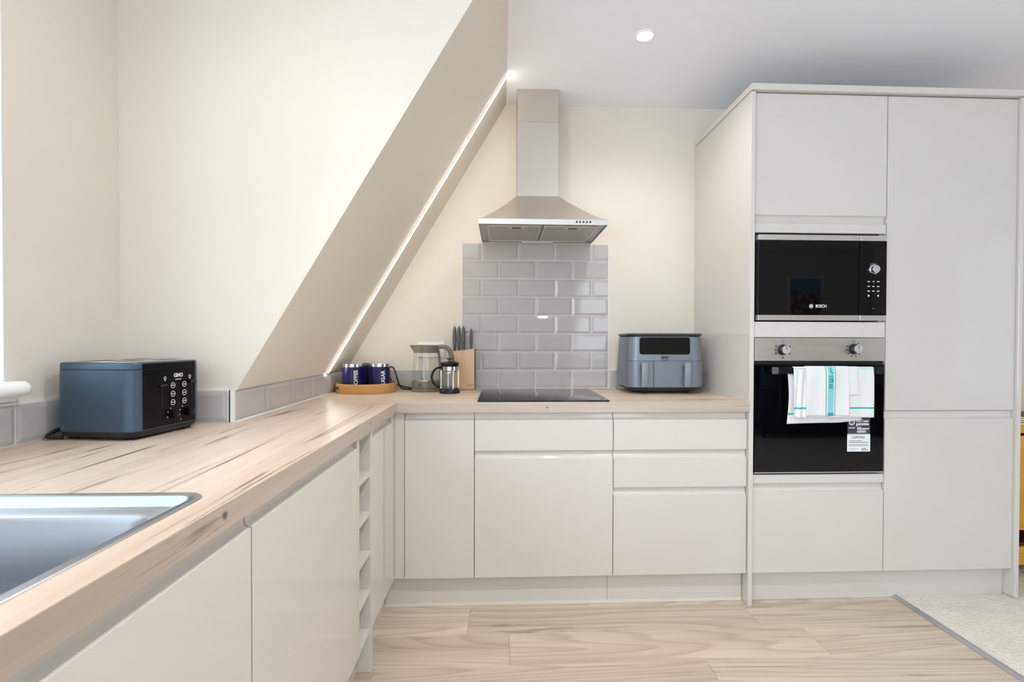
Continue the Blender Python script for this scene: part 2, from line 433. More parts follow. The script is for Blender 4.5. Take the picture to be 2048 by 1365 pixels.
# floor: a base with every plank on it
fl = structure('floor', mat('floor_underlay', (120, 104, 88), 0.8), MB().box(-1.35, 5.5, -5.35, 0.12, -0.12, -0.004))
def plank_me(L, wd):
    b = MB().box(-L/2, L/2, -wd/2, wd/2, -0.004, 0, 0.0009)
    me = bpy.data.meshes.new('plank'); b.bm.to_mesh(me); b.bm.free(); me.materials.append(M_FLOOR); return me
PK = {}
def plank(x0, x1, y0, y1):
    L, wd = round(x1-x0-0.0006, 4), round(y1-y0-0.0006, 4)
    if (L, wd) not in PK: PK[(L, wd)] = plank_me(L, wd)
    o = bpy.data.objects.new('plank', PK[(L, wd)]); COL.objects.link(o); o.parent = fl; o.location = ((x0+x1)/2, (y0+y1)/2, 0)
offs = {0: -0.018, 1: 0.147, 2: 0.867, 3: 0.42, 4: -0.25, 5: 0.65, 6: 0.05, 7: 0.78, 8: 0.31, 9: -0.12, 10: 0.55, 11: 0.2, -1: 0.5}
for row in range(-1, 25):
    y1 = -0.60-0.19*row; y0 = y1-0.19
    if y0 < -5.2: y0 = -5.2
    if y1 <= y0: break
    o0 = offs.get(row, (row*0.37) % 1.2)
    x = o0-1.2*2; xa = -0.40 if y0 > -3.1 else -1.10
    while x < 1.92:
        a, b = max(x, xa), min(x+1.2, 1.92)
        if b-a > 0.02: plank(a, b, y0, y1)
        x += 1.2

# carpet and its threshold strip
def carpet():
    bm = bmesh.new()
    m = mat('carpet_pile', (224, 216, 206), 0.95, var=0.10, bump=(240, 1.0), spec=0.1)
    def grid(x0, x1, y0, y1, nx, ny, amp):
        vs = [[bm.verts.new((x0+(x1-x0)*i/nx, y0+(y1-y0)*j/ny, 0.010+random.uniform(-amp, amp))) for i in range(nx+1)] for j in range(ny+1)]
        for j in range(ny):
            for i in range(nx): bm.faces.new((vs[j][i], vs[j][i+1], vs[j+1][i+1], vs[j+1][i]))
    grid(1.925, 3.4, -1.5, 0.0, 295, 300, 0.0022)
    grid(3.4, 5.35, -1.5, 0.0, 30, 30, 0.001)
    grid(1.925, 5.35, -5.2, -1.5, 60, 60, 0.001)
    for v in [v for v in bm.verts if v.co.x < 1.926]: v.co.z = 0.004
    me = bpy.data.meshes.new('carpet'); bm.to_mesh(me); bm.free(); me.materials.append(m)
    o = link_mesh('carpet', me, None, smooth=True, kind='stuff', label='pale beige short-pile carpet on the floor beyond the metal strip')
    o['category'] = 'carpet'
carpet()
structure('trim_1', M_ALU, MB().prism([(1.905, 0), (1.905, 0.003), (1.912, 0.011), (1.924, 0.012), (1.932, 0.0)], 'Y', -5.2, -0.574))
structure('baseboard_right', M_WHITE, MB().box(2.47, 5.35, -0.016, 0, 0.008, 0.12, 0.002))

# dormer window in the left wall
def window(name, x, y0, y1, z0, z1, axis, inward, mull):
    """frame + panes in an opening; axis 'X': wall plane X = x"""
    def bx(b, u0, u1, za, zb, d0, d1):
        d0, d1 = sorted((x+inward*d0, x+inward*d1))
        return b.box(d0, d1, u0, u1, za, zb, 0.002) if axis == 'X' else b.box(u0, u1, d0, d1, za, zb, 0.002)
    b = MB(); f = 0.055
    bx(b, y0, y0+f, z0, z1, -0.07, 0); bx(b, y1-f, y1, z0, z1, -0.07, 0)
    bx(b, y0+f, y1-f, z0, z0+f, -0.07, 0); bx(b, y0+f, y1-f, z1-f, z1, -0.07, 0)
    for i in range(1, mull):
        c = y0+(y1-y0)*i/mull; bx(b, c-0.035, c+0.035, z0+f, z1-f, -0.07, 0)
    fr = b.build(name, M_WHITE, None, kind='structure')
    for i in range(mull):
        a = y0+(y1-y0)*i/mull+0.03; c = y0+(y1-y0)*(i+1)/mull-0.03
        bx(MB(), a, c, z0+0.045, z1-0.045, -0.04, -0.034).build('pane', M_PANE, fr, smooth=False)
    return fr
w1 = window('window_1', -1.22, WY0, WY1, WZ0, WZ1, 'X', 1, 2)
b = MB()
b.box(-1.30, -1.0985, WY1-0.002, WY1-0.0, WZ0+0.02, WZ1)
b.build('reveal', M_WHITE, w1)
sill = MB()
n = 8
pr = [(-1.22, 1.0665), (-1.068, 1.0665)]+[(-1.068+0.0185*math.sin(PI*k/n), 1.0480+0.0185*math.cos(PI*k/n)) for k in range(1, n)]+[(-1.068, 1.0295), (-1.22, 1.0295)]
sill.prism(pr, 'Y', WY0-0.03, -1.472, 0.0)
sill.lathe([(0.0185, 0), (0.017, 0.006), (0.012, 0.011), (0.004, 0.0135)], seg=16, xf=Matrix.Translation((-1.068, -1.472, 1.048)) @ Matrix.Rotation(-PI/2, 4, 'X'))
sill.prism([(-1.0995, 1.0665), (-1.068, 1.0665), (-1.058, 1.048), (-1.068, 1.0295), (-1.0995, 1.0295)], 'Y', -1.475, -1.461, 0.003)
sill.build('sill', M_WHITE, w1)
MB().prism([(-1.0995, 1.0295), (-1.075, 1.0295), (-1.082, 1.018), (-1.0995, 1.014)], 'Y', WY0-0.02, -1.475).build('sill_moulding', M_WHITE, w1)
window('window_2', -5.26, 1.32, 2.08, 0.9, 2.2, 'Y', 1, 1)
window('fill_window', -1.22, -5.1, -3.0, 0.5, 2.2, 'X', 1, 2)  # unseen window added as an opening for the left fill light
window('window_3', 5.42, -4.1, -1.3, 0.55, 2.32, 'X', -1, 3)

# ------------------------------------------------------------------ light fittings
M_LED = mat_emit('led_glow', (255, 250, 240), 16.0)
M_BULB = mat_emit('bulb_glow', (255, 247, 235), 30.0)
def led():
    t = thing('led_strip', 'bright linear light strip running down the sloping wall to the tiles', 'light', (-0.30, -0.308, 1.74))
    a = Vector((-0.7365, 0, 1.011)); d = Vector((0.1377+0.7365, 0, CE-1.011)); L = d.length; d.normalize()
    nrm = Vector((d.z, 0, -d.x))
    xf = Matrix.Identity(4)
    for i in range(3): xf[i][0], xf[i][1], xf[i][2] = d[i], (0, 1, 0)[i], nrm[i]
    xf[0][3], xf[1][3], xf[2][3] = a
    MB().box(0.004, L-0.009, -0.316, -0.3125, -0.012, 0.003, xf=xf).build('profile', M_WALL, t)
    MB().box(0.004, L-0.009, -0.3124, -0.3005, -0.012, 0.006, xf=xf).build('diffuser', M_LED, t)
led()
def downlight(x, y, label, power, group=None, cone=150):
    t = thing('downlight', label, 'light', (x, y, CE), group=group)
    MB().lathe([(0.033, -0.0005), (0.043, -0.0005), (0.044, -0.003), (0.040, -0.0065), (0.034, -0.006), (0.033, -0.0005)], (x, y, CE), cap0=False, cap1=False).build('bezel', M_WHITE, t)
    MB().lathe([(0.0325, -0.004), (0.0325, -0.001)], (x, y, CE)).build('lamp', M_BULB, t)
    l = bpy.data.lights.new('downlight_beam', 'SPOT'); l.energy = power*0.5; l.color = (1, 0.98, 0.955); l.shadow_soft_size = 0.03
    l.spot_size = math.radians(cone); l.spot_blend = 1.0
    o = bpy.data.objects.new('downlight_beam', l); COL.objects.link(o); o.location = (x, y, CE-0.03)
downlight(0.7254, -0.6439, 'round recessed ceiling downlight shining between hood and tall cupboards', 24)
downlight(-0.48, -1.75, 'recessed downlight in the dormer ceiling above the worktop by the window', 12)
for x, y, s, pw in ((0.52, -1.85, 'over the kitchen floor', 120), (4.05, -1.9, 'over the carpet in front of the tall cupboards', 16), (2.6, -3.6, 'over the sofa', 25), (0.6, -4.2, 'by the rear wall', 30)):
    downlight(x, y, 'recessed ceiling downlight '+s, pw, None, 125)

# ------------------------------------------------------------------ base units along the back wall
def carcass(parent, x0, x1, y0, y1, z0, z1, shelves=(), m=M_UNITI):
    t = 0.016
    MB().box(x0, x0+t, y0, y1, z0, z1).build('side_panel', m, parent, smooth=False)
    MB().box(x1-t, x1, y0, y1, z0, z1).build('side_panel', m, parent, smooth=False)
    MB().box(x0+t, x1-t, y0, y1, z0, z0+t).build('base_panel', m, parent, smooth=False)
    MB().box(x0+t, x1-t, y1-0.008, y1, z0+t, z1).build('back_panel', m, parent, smooth=False)
    for z in shelves: MB().box(x0+t, x1-t, y0+0.002, y1-0.008, z-t, z).build('shelf', m, parent, smooth=False)
    MB().box(x0+t, x1-t, y0, y0+0.06, z1-t, z1).build('rail', m, parent, smooth=False)

ZB = 0.141; ZT = 0.858
G = 'gloss base units along the back wall'
c1 = thing('base_cabinet', 'narrow gloss beige corner base cupboard with a single plain door', 'cabinet', (-0.15, -0.3, 0.14), group=G)
carcass(c1, -0.302, -0.0005, YF+0.021, -0.03, 0.14, WT0-0.001)
jdoor('door', c1, YF, -0.2995, -0.0035, ZB, ZT)
c2 = thing('base_cabinet', 'gloss pan drawer unit with two fronts below the black hob', 'cabinet', (0.302, -0.3, 0.14), group=G)
carcass(c2, 0.0, 0.6035, YF+0.021, -0.03, 0.14, WT0-0.001)
jdoor('drawer', c2, YF, 0.0, 0.602, 0.693, ZT); jdoor('drawer', c2, YF, 0.0, 0.602, ZB, 0.690)
c3 = thing('base_cabinet', 'gloss three-drawer unit below the air fryer next to the tall housing', 'cabinet', (0.905, -0.3, 0.14), group=G)
carcass(c3, 0.604, 1.2, YF+0.021, -0.03, 0.14, WT0-0.001)
jdoor('drawer', c3, YF, 0.6055, 1.199, 0.693, ZT); jdoor('drawer', c3, YF, 0.6055, 1.199, 0.528, 0.690); jdoor('drawer', c3, YF, 0.6055, 1.199, ZB, 0.525)
# L-shaped corner post
cp = MB().box(-0.345, -0.3025, YF+0.004, YF+0.022, ZB, ZT, 0.001).box(XL-0.018, XL, -0.655, YF+0.004, ZB, ZT, 0.001).build('corner_post', M_UNIT, None, loc=(-0.33, -0.62, ZB))
setp(cp, 'plain gloss corner post where the two runs of base units meet', 'corner post')

# kickboards
k1 = thing('kickboard', 'low gloss kickboard under the base units along the back wall', 'kickboard', (0.3, -0.574, 0))
MB().box(-0.394, 0.587, -0.574, -0.556, 0.001, 0.141).build('board', M_UNIT, k1)
MB().box(0.5885, 1.1995, -0.574, -0.556, 0.001, 0.141).build('board', M_UNIT, k1)
MB().box(-0.394, 1.1995, -0.5775, -0.5741, 0.001, 0.013).build('sealing_strip', mat('pale_seal', (226, 221, 214), 0.4), k1, label='paler sealing strip along the floor')
k2 = thing('kickboard', 'low gloss kickboard under the tall oven and fridge housings', 'kickboard', (1.8, -0.574, 0))
MB().box(1.222, 2.431, -0.574, -0.556, 0.001, 0.140).build('board', M_UNIT, k2)
k3 = thing('kickboard', 'low gloss kickboard under the run of cupboards by the sink', 'kickboard', (-0.4, -1.9, 0))
MB().box(-0.412, -0.394, -3.0, -1.0035, 0.001, 0.141).build('board', M_UNIT, k3)
MB().box(-0.412, -0.394, -0.984, -0.5785, 0.001, 0.141).build('board', M_UNIT, k3)

# ------------------------------------------------------------------ units along the left wall
GL = 'gloss cupboards along the left run'
def left_cab(y0, y1, label):
    t = thing('base_cabinet', label, 'cabinet', (-0.6, (y0+y1)/2, 0.14), group=GL)
    x0, x1 = -0.73, XL-0.021; m = M_UNITI; p = 0.016
    MB().box(x0, x1, y0, y0+p, 0.14, WT0-0.001).build('side_panel', m, t, smooth=False)
    MB().box(x0, x1, y1-p, y1, 0.14, WT0-0.001).build('side_panel', m, t, smooth=False)
    MB().box(x0, x1, y0+p, y1-p, 0.14, 0.156).build('base_panel', m, t, smooth=False)
    MB().box(x1-0.016, x1, y0+p, y1-p, 0.80, WT0-0.001).build('rail', m, t, smooth=False)
    jdoor('door', t, XL, y0+0.002, y1-0.002, 0.143, ZT, side='left')
left_cab(-1.812, -1.150, 'gloss cupboard with one wide door between the sink and the wine rack')
left_cab(-2.415, -1.813, 'gloss cupboard under the sink at the near end of the run')
left_cab(-3.02, -2.416, 'gloss cupboard beside the camera beyond the sink')
left_cab(-0.983, -0.657, 'narrow gloss cupboard in the corner just past the wine rack')
# wine rack
wr = thing('wine_rack', 'slim open wine rack with six square cubbies set in the base units', 'wine rack', (-0.5, -1.07, 0.14))
MB().box(-0.73, XL+0.001, -1.149, -1.131, 0.141, 0.861, 0.0008).build('side_panel', M_UNITI, wr)
MB().box(-0.73, XL+0.004, -1.0025, -0.9845, 0.001, 0.861, 0.0008).build('side_panel', M_UNIT, wr, label='side panel that runs down to the floor')
for z in (0.160, 0.298, 0.436, 0.574, 0.712, 0.861):
    MB().box(-0.72, XL, -1.1305, -1.003, z-0.018, z, 0.0008).build('shelf', M_UNITI, wr)
MB().box(-0.73, -0.7205, -1.1305, -1.003, 0.142, 0.861).build('back_panel', M_UNITI, wr, smooth=False)

# ------------------------------------------------------------------ worktops
wf = MB().box(-0.7515, 1.2015, -0.6332, -0.0005, WT0, WT1, 0.0015).build('worktop', M_WT, None)
setp(wf, 'pale oak-effect worktop along the back wall holding the hob', 'worktop')
MB().box(-0.3309, 1.2015, -0.6345, -0.63325, WT0, WT1-0.0004).build('edging', M_WTE, wf, smooth=False, label='oak-effect edging strip with its shade painted in')
SX0, SX1, SY0, SY1 = -0.828, -0.384, -2.375, -1.866
outer = [(-1.0995, -3.05), (-0.3318, -3.05), (-0.3318, -0.6345), (-0.7515, -0.6345), (-0.7515, -1.1185), (-1.0995, -1.1185)]
inner = [(p[0], p[1]) for p in rrect(SX0+0.012, SX1-0.012, SY0+0.012, SY1-0.012, 0.03, 6, 0)]
wl = slab_hole('worktop', outer, inner, WT0, WT1, M_WTL)
setp(wl, 'pale oak-effect worktop by the window with the sink let into it', 'worktop')
MB().box(-0.33175, -0.3305, -3.05, -0.6346, WT0, WT1-0.0004).build('edging', M_WTLE, wl, smooth=False, label='oak-effect edging strip with its shade painted in')

# ------------------------------------------------------------------ sink
sk = thing('sink', 'stainless steel inset sink in the worktop under the window', 'sink', ((SX0+SX1)/2, (SY0+SY1)/2, WT1))
def sl(ins, r, z): return rrect(SX0+ins, SX1-ins, SY0+ins, SY1-ins, r, 8, WT1+z)
MB().loft([sl(0, .040, 0.0003), sl(0.0015, .039, 0.0022), sl(0.013, .032, 0.0026), sl(0.0165, .030, 0.001)], False, False).build('rim', M_SINK, sk)
MB().loft([sl(0.0165, .030, 0.001), sl(0.020, .030, -0.006), sl(0.026, .034, -0.014), sl(0.046, .040, -0.0175), sl(0.052, .040, -0.021), sl(0.056, .042, -0.032), sl(0.066, .05, -0.17), sl(0.085, .05, -0.188), sl(0.19, .03, -0.193)], False, True).build('basin', M_SINK, sk)
cx, cy = (SX0+SX1)/2, (SY0+SY1)/2
MB().lathe([(0.042, 0), (0.042, 0.003), (0.034, 0.004), (0.030, 0.002)], (cx, cy, WT1-0.193)).build('drain', M_CHROME, sk)

# ------------------------------------------------------------------ hob
hb = thing('hob', 'flat black glass induction hob set in the worktop below the extractor hood', 'hob', (0.3, -0.35, WT1))
MB().rbox(0.011, 0.588, -0.614, -0.092, WT1+0.0005, WT1+0.006, 0.004, 3, 0.001).build('glass', M_BLKGLASS, hb)
MB().rbox(0.0105, 0.5885, -0.6145, -0.0915, WT1+0.0002, WT1+0.002, 0.004, 3).build('frame', M_BLK, hb)
for (x, y, r) in ((0.16, -0.22, 0.09), (0.44, -0.22, 0.075), (0.16, -0.44, 0.075), (0.44, -0.44, 0.09)):
    MB().lathe([(r, 0.0062), (r+0.0012, 0.0062)], (x, y, WT1), 40, False, False).build('cooking_zone', M_PRINTG, hb)

# ------------------------------------------------------------------ tiles
TM = {}
def tile_mesh(wd, h, bl=1, br=1, bt=1, bb=1):
    k = (round(wd, 4), round(h, 4), bl, br, bt, bb)
    if k in TM: return TM[k]
    e = 0.0125; t = bmesh.new()
    o0 = [(-wd/2, -h/2), (wd/2, -h/2), (wd/2, h/2), (-wd/2, h/2)]
    i0 = [(-wd/2+e*bl, -h/2+e*bb), (wd/2-e*br, -h/2+e*bb), (wd/2-e*br, h/2-e*bt), (-wd/2+e*bl, h/2-e*bt)]
    z = lambda c, f: 0.0085 if f else 0.0048
    A = [t.verts.new((x, y, 0)) for x, y in o0]
    zs = [0.0052]*4
    B = [t.verts.new((x, y, zz)) for (x, y), zz in zip(o0, zs)]
    C = [t.verts.new((x, y, 0.0085)) for x, y in i0]
    for P, Q in ((A, B), (B, C)):
        for i in range(4): t.faces.new((P[i], P[(i+1) % 4], Q[(i+1) % 4], Q[i]))
    t.faces.new(C)
    bmesh.ops.bevel(t, geom=[ed for ed in t.edges if all(v in C for v in ed.verts)], offset=0.0012, segments=2, affect='EDGES')
    bmesh.ops.recalc_face_normals(t, faces=t.faces[:])
    me = bpy.data.meshes.new('tile'); t.to_mesh(me); t.free(); me.materials.append(M_TILE)
    TM[k] = me; return me

def tile(parent, origin, right, u0, u1, z0, z1, **kw):
    """tile on a vertical plane: origin + right*u, height z; normal = right x up"""
    me = tile_mesh(u1-u0, z1-z0, **kw)
    o = bpy.data.objects.new('tile', me); COL.objects.link(o); o.parent = parent
    r = Vector(right); up = Vector((0, 0, 1)); nn = r.cross(up)
    m = Matrix.Identity(4)
    p = Vector(origin)+r*((u0+u1)/2)+up*((z0+z1)/2)+nn*0.0015
    tl = Matrix.Rotation(random.uniform(-0.004, 0.004), 3, 'X') @ Matrix.Rotation(random.uniform(-0.004, 0.004), 3, 'Y')
    R3 = Matrix((r, up, nn)).transposed() @ tl
    m = Matrix.Translation(p) @ R3.to_4x4()
    o.matrix_local = W[parent].inverted() @ m
    return o

g = 0.0042
ROW = 0.1013; T0 = WT1+0.004
sb = thing('tile_splashback', 'grey brick tiles with sloped edges on the wall behind the hob', 'splashback', (0.31, 0, WT1))
JA = [-0.105, 0.0993, 0.3027, 0.5075, 0.7115]; JB = [-0.105, 0.002, 0.2075, 0.4116, 0.6169, 0.7115]
for i in range(8):
    z0 = T0+ROW*i; z1 = z0+ROW-g
    if i == 7: z1 = 1.709
    J = JA if i % 2 == 0 else JB
    for k in range(len(J)-1):
        a, b2 = J[k]+g/2, J[k+1]-g/2
        half = (b2-a) < 0.15
        if half: b2 = min(b2, J[k+1]-g/2)
        tile(sb, (0, 0, 0), (1, 0, 0), a, b2, z0, z1, bl=0 if (half and k == 0) else 1, br=0 if (half and k > 0) else 1, bt=0 if i == 7 else 1)
MB().box(-0.106, 0.7165, -0.0045, -0.0002, WT1+0.0005, 1.713).build('grout', M_GROUT, sb, smooth=False)

def upstand(name_label, origin, right, joints, cut=()):
    t = thing('tile_upstand', name_label, 'upstand', tuple(Vector(origin)+Vector(right)*((joints[0]+joints[-1])/2)+Vector((0, 0, WT1))))
    for k in range(len(joints)-1):
        tile(t, origin, right, joints[k]+g/2, joints[k+1]-g/2, T0, T0+ROW-g)
    r = Vector(right); nn = r.cross(Vector((0, 0, 1)))
    a = Vector(origin)+r*joints[0]+nn*0.0003; b2 = Vector(origin)+r*joints[-1]+nn*0.0048
    MB().box(min(a.x, b2.x), max(a.x, b2.x), min(a.y, b2.y), max(a.y, b2.y), WT1+0.0004, T0+ROW+0.003).build('grout', M_GROUT, t, smooth=False)
    return t
upstand('single row of grey tiles along the back wall behind the tray and kettle', (0, 0, 0), (1, 0, 0), [-0.7395, -0.718, -0.514, -0.3095, -0.1062])
upstand('short row of grey tiles on the back wall behind the air fryer', (0, 0, 0), (1, 0, 0), [0.7175, 0.921, 1.125, 1.2])
# along the knee wall (faces +X): right = +Y
upstand('row of grey tiles running along the low wall under the light strip', (-0.752, 0, 0), (0, 1, 0), [-1.1165, -0.9085, -0.6905, -0.4735, -0.2535, -0.05, -0.010])
upstand('short row of grey tiles behind the toaster facing the room', (0, -1.118, 0), (1, 0, 0), [-1.094, -0.9585, -0.7625])
upstand('row of grey tiles below the window sill on the left wall', (-1.10, 0, 0), (0, 1, 0), [-2.9, -2.69, -2.485, -2.28, -2.075, -1.87, -1.667, -1.464, -1.262, -1.1285])
# slim corner edging where the two short tile rows meet, with its dark slot
ct = MB().box(-0.7625, -0.7605, -1.1275, -1.1185, WT1+0.0006, 1.0095).box(-0.7535, -0.743, -1.1275, -1.1185, WT1+0.0006, 1.0095).build('tile_edging', M_SEAL, None, loc=(-0.752, -1.12, WT1))
setp(ct, 'white tile edging with a dark slot on the corner beside the toaster', 'tile trim')
MB().box(-0.7603, -0.7537, -1.1205, -1.1187, WT1+0.001, 1.009).build('slot', M_BLKR, ct, label='dark open slot')
# bead of sealant along the worktop
for nm, (x0, x1, y0, y1) in (('a', (-0.7425, -0.7365, -1.118, -0.30)),):
    s_ = MB().box(x0, x1, y0, y1, WT1+0.0003, WT1+0.005).build('sealant_bead', M_SEAL, None, loc=(x0, y0, WT1))
    setp(s_, 'white sealant bead along the foot of the low wall tiles', 'sealant')

# ------------------------------------------------------------------ tall housings
th = thing('appliance_housing', 'tall gloss housing unit holding the microwave and oven', 'cabinet', (1.52, -0.3, 0))
MB().box(1.2025, 1.2215, -0.628, -0.0005, 0.001, 2.264, 0.0012).build('end_panel', M_UNIT, th, label='full-height end panel beside the worktop')
MB().box(1.222, 1.238, -0.593, -0.02, 0.14, 2.262).build('side_panel', M_UNITI, th, smooth=False)
MB().box(1.811, 1.8265, -0.593, -0.02, 0.14, 2.262).build('side_panel', M_UNITI, th, smooth=False)
MB().box(1.2385, 1.8105, -0.028, -0.02, 0.14, 2.262).build('back_panel', M_UNITI, th, smooth=False)
for z in (0.156, 0.560, 1.235, 1.672, 2.262): MB().box(1.2385, 1.8105, -0.592, -0.03, z-0.016, z).build('shelf', M_UNITI, th, smooth=False)
jdoor('door', th, YF, 1.2255, 1.825, 1.6955, 2.262, top=False, bottom=True)
jdoor('door', th, YF, 1.2255, 1.825, ZB, 0.537, top=True)
for z0, z1 in ((1.6515, 1.6925), (1.189, 1.2575), (0.5405, 0.579)):
    MB().box(1.2255, 1.825, YF, YF+0.020, z0, z1, 0.001).build('filler_strip', M_UNIT, th)
MB().box(1.240, 1.809, -0.5925, -0.585, 1.640, 1.6512).build('shadow_gap', M_BLKR, th, smooth=False)
fr = thing('fridge_housing', 'tall gloss integrated fridge cupboard with two plain doors', 'cabinet', (2.13, -0.3, 0))
MB().box(1.828, 1.844, -0.593, -0.02, 0.14, 2.262).build('side_panel', M_UNITI, fr, smooth=False)
MB().box(2.415, 2.4315, -0.593, -0.02, 0.14, 2.262).build('side_panel', M_UNITI, fr, smooth=False)
MB().box(1.8445, 2.4145, -0.028, -0.02, 0.14, 2.262).build('back_panel', M_UNITI, fr, smooth=False)
for z in (0.156, 0.86, 2.262): MB().box(1.8445, 2.4145, -0.592, -0.03, z-0.016, z).build('shelf', M_UNITI, fr, smooth=False)
jdoor('door', fr, YF, 1.829, 2.4305, 0.8625, 2.262, top=False)
jdoor('door', fr, YF, 1.829, 2.4305, ZB, 0.859, top=True)
MB().box(2.4325, 2.4505, -0.628, -0.0005, 0.0135, 2.264, 0.0012).build('end_panel', M_UNIT, fr, label='full-height end panel at the outer end')
MB().box(2.4506, 2.4512, -0.6, -0.001, 0.0135, 2.26).build('raw_edge', M_BEECH, fr, smooth=False)
co = MB().box(1.199, 2.456, -0.636, -0.0005, 2.2665, 2.2945, 0.0012).build('cornice', M_UNIT, None, loc=(1.8, -0.3, 2.2665))
setp(co, 'flat gloss top panel capping both tall housings', 'cornice')

# ------------------------------------------------------------------ microwave
mw = thing('microwave', 'built-in black glass microwave with steel strips above the oven', 'microwave', (1.525, -0.3, 1.262))
ym = -0.622
MB().box(1.2445, 1.805, -0.598, -0.12, 1.262, 1.652, 0.002).build('body', M_BLK, mw)
MB().box(1.2405, 1.6985, ym, -0.600, 1.288, 1.617, 0.0015).build('door', M_BLKGLASS, mw)
MB().box(1.7015, 1.8245, ym, -0.600, 1.288, 1.617, 0.0015).build('control_panel', M_BLKGLASS, mw)
for z0, z1 in ((1.6175, 1.641), (1.264, 1.2875)):
    MB().box(1.2405, 1.6985, ym-0.001, -0.600, z0, z1, 0.0012).build('steel_strip', M_STEEL, mw)
    MB().box(1.7015, 1.8245, ym-0.001, -0.600, z0, z1, 0.0012).build('steel_strip', M_STEEL, mw)
kb = MB()
kb.lathe([(0.0215, 0), (0.0215, 0.003), (0.0175, 0.004), (0.0170, 0.0185), (0.0155, 0.020)], seg=36, xf=Matrix.Translation((1.763, ym, 1.491)) @ Matrix.Rotation(PI/2, 4, 'X'))
kb.build('dial', M_CHROME, mw, label='round chrome dial')
MB().lathe([(0.0142, 0), (0.0140, 0.0006)], seg=30, xf=Matrix.Translation((1.763, ym-0.0200, 1.491)) @ Matrix.Rotation(PI/2, 4, 'X')).build('dial_face', mat('dial_grey', (190, 190, 192), 0.45, 0.5), mw)
# small printed marks beneath the dial
b = MB()
for j, z in enumerate((1.4375, 1.4160, 1.3950, 1.3745)):
    for i, x in enumerate((1.7415, 1.7635, 1.7855)):
        if j == 3 and i == 1: continue
        if j == 0 and i == 1:
            b.lathe([(0.0028, 0), (0.0038, 0)], seg=14, cap0=False, cap1=False, xf=Matrix.Translation((x, ym-0.0004, z)) @ Matrix.Rotation(PI/2, 4, 'X'))
        elif j == 3:
            b.box(x-0.003, x+0.003, ym-0.0006, ym-0.0001, z-0.004, z+0.004)
        else:
            wd = 0.0055 if i != 1 else 0.0048
            for q in range(3): b.box(x-wd+q*wd*0.68, x-wd+q*wd*0.68+wd*0.45, ym-0.0006, ym-0.0001, z-0.0022, z+0.0022)
b.box(1.7615, 1.7645, ym-0.0006, ym-0.0001, 1.317, 1.320)
b.build('key_marks', M_PRINTW, mw, smooth=False)
b = MB()
for k in range(12):
    a = PI*0.28+k*PI*0.44/12; a2 = a+PI*0.44/12
    b.prism([(1.763+r*math.cos(q), 1.491+r*math.sin(q)) for r, q in ((0.0262, a), (0.0268, a), (0.0268, a2), (0.0262, a2))], 'Y', ym-0.0006, ym-0.0001)
b.build('dial_arc', M_PRINTW, mw, smooth=False)
text_on('lettering', 'BOSCH', 0.019, (1.525, ym-0.0006, 1.3265), (1, 0, 0), (0, 0, 1), M_PRINTW, mw, bold=0.0002, width=0.048)
b = MB(); ec = (1.4805, 1.3268)
xfe = Matrix.Translation((ec[0], ym-0.0006, ec[1])) @ Matrix.Rotation(PI/2, 4, 'X')
b.lathe([(0.0080, 0), (0.0092, 0)], seg=32, cap0=False, cap1=False, xf=xfe)
for s in (-1, 1):
    b.box(ec[0]+s*0.0048-0.0009, ec[0]+s*0.0048+0.0009, ym-0.0007, ym-0.0002, ec[1]-0.005, ec[1]+0.005)
    b.box(ec[0]+s*0.0021-0.0007, ec[0]+s*0.0021+0.0007, ym-0.0007, ym-0.0002, ec[1]-0.0068, ec[1]+0.0068)
b.box(ec[0]-0.004, ec[0]+0.004, ym-0.0007, ym-0.0002, ec[1]-0.0008, ec[1]+0.0008)
b.build('emblem', M_PRINTW, mw, smooth=False)

# ------------------------------------------------------------------ oven
ov = thing('oven', 'built-in single oven with black glass door and steel control panel', 'oven', (1.525, -0.3, 0.58))
MB().box(1.2445, 1.805, -0.598, -0.08, 0.5805, 1.176, 0.002).build('body', M_BLK, ov)
MB().box(1.2285, 1.8215, ym, -0.600, 1.084, 1.1865, 0.0015).build('control_panel', M_STEEL, ov)
MB().box(1.232, 1.818, -0.612, -0.600, 1.070, 1.0835).build('vent', M_BLKR, ov, smooth=False)
od = MB().box(1.2285, 1.8185, ym, -0.600, 0.588, 1.0695, 0.0018).build('door', M_BLKGLASS, ov)
MB().box(1.2285, 1.8185, ym-0.0008, ym-0.0001, 0.588, 0.5915).build('door_edge', M_CHROME, od, smooth=False)
hd = MB().box(1.288, 1.778, -0.665, -0.656, 1.030, 1.058, 0.002)
hd.box(1.300, 1.318, -0.656, ym+0.0002, 1.034, 1.054, 0.001).box(1.748, 1.766, -0.656, ym+0.0002, 1.034, 1.054, 0.001)
hd = hd.build('handle', mat('handle_black', (24, 24, 28), 0.25, 0.4), od)
MB().box(1.286, 1.312, -0.6665, -0.655, 1.029, 1.059, 0.002).build('end_cap', mat('handle_cap_grey', (108, 112, 122), 0.35, 0.6), hd, label='grey end cap')
MB().box(1.754, 1.780, -0.6665, -0.655, 1.029, 1.059, 0.002).build('end_cap', mat('handle_cap_dark', (40, 42, 48), 0.35, 0.6), hd)
def knob(x, z):
    R = Matrix.Translation((x, ym, z)) @ Matrix.Rotation(PI/2, 4, 'X')
    b = MB().lathe([(0.0235, 0), (0.0235, 0.004), (0.0195, 0.005), (0.0180, 0.030)], seg=36, cap1=False, xf=R).build('knob', M_BLK, ov, label='black knob with a steel face')
    MB().lathe([(0.0181, 0.029), (0.0186, 0.0305), (0.0178, 0.032), (0.002, 0.0325)], seg=36, xf=R).build('knob_face', mat('knob_steel', (214, 214, 212), 0.35, 0.7), b)
    MB().box(x-0.0009, x+0.0009, ym-0.0332, ym-0.0320, z+0.001, z+0.0155).build('pointer', M_PRINTB, b, smooth=False)
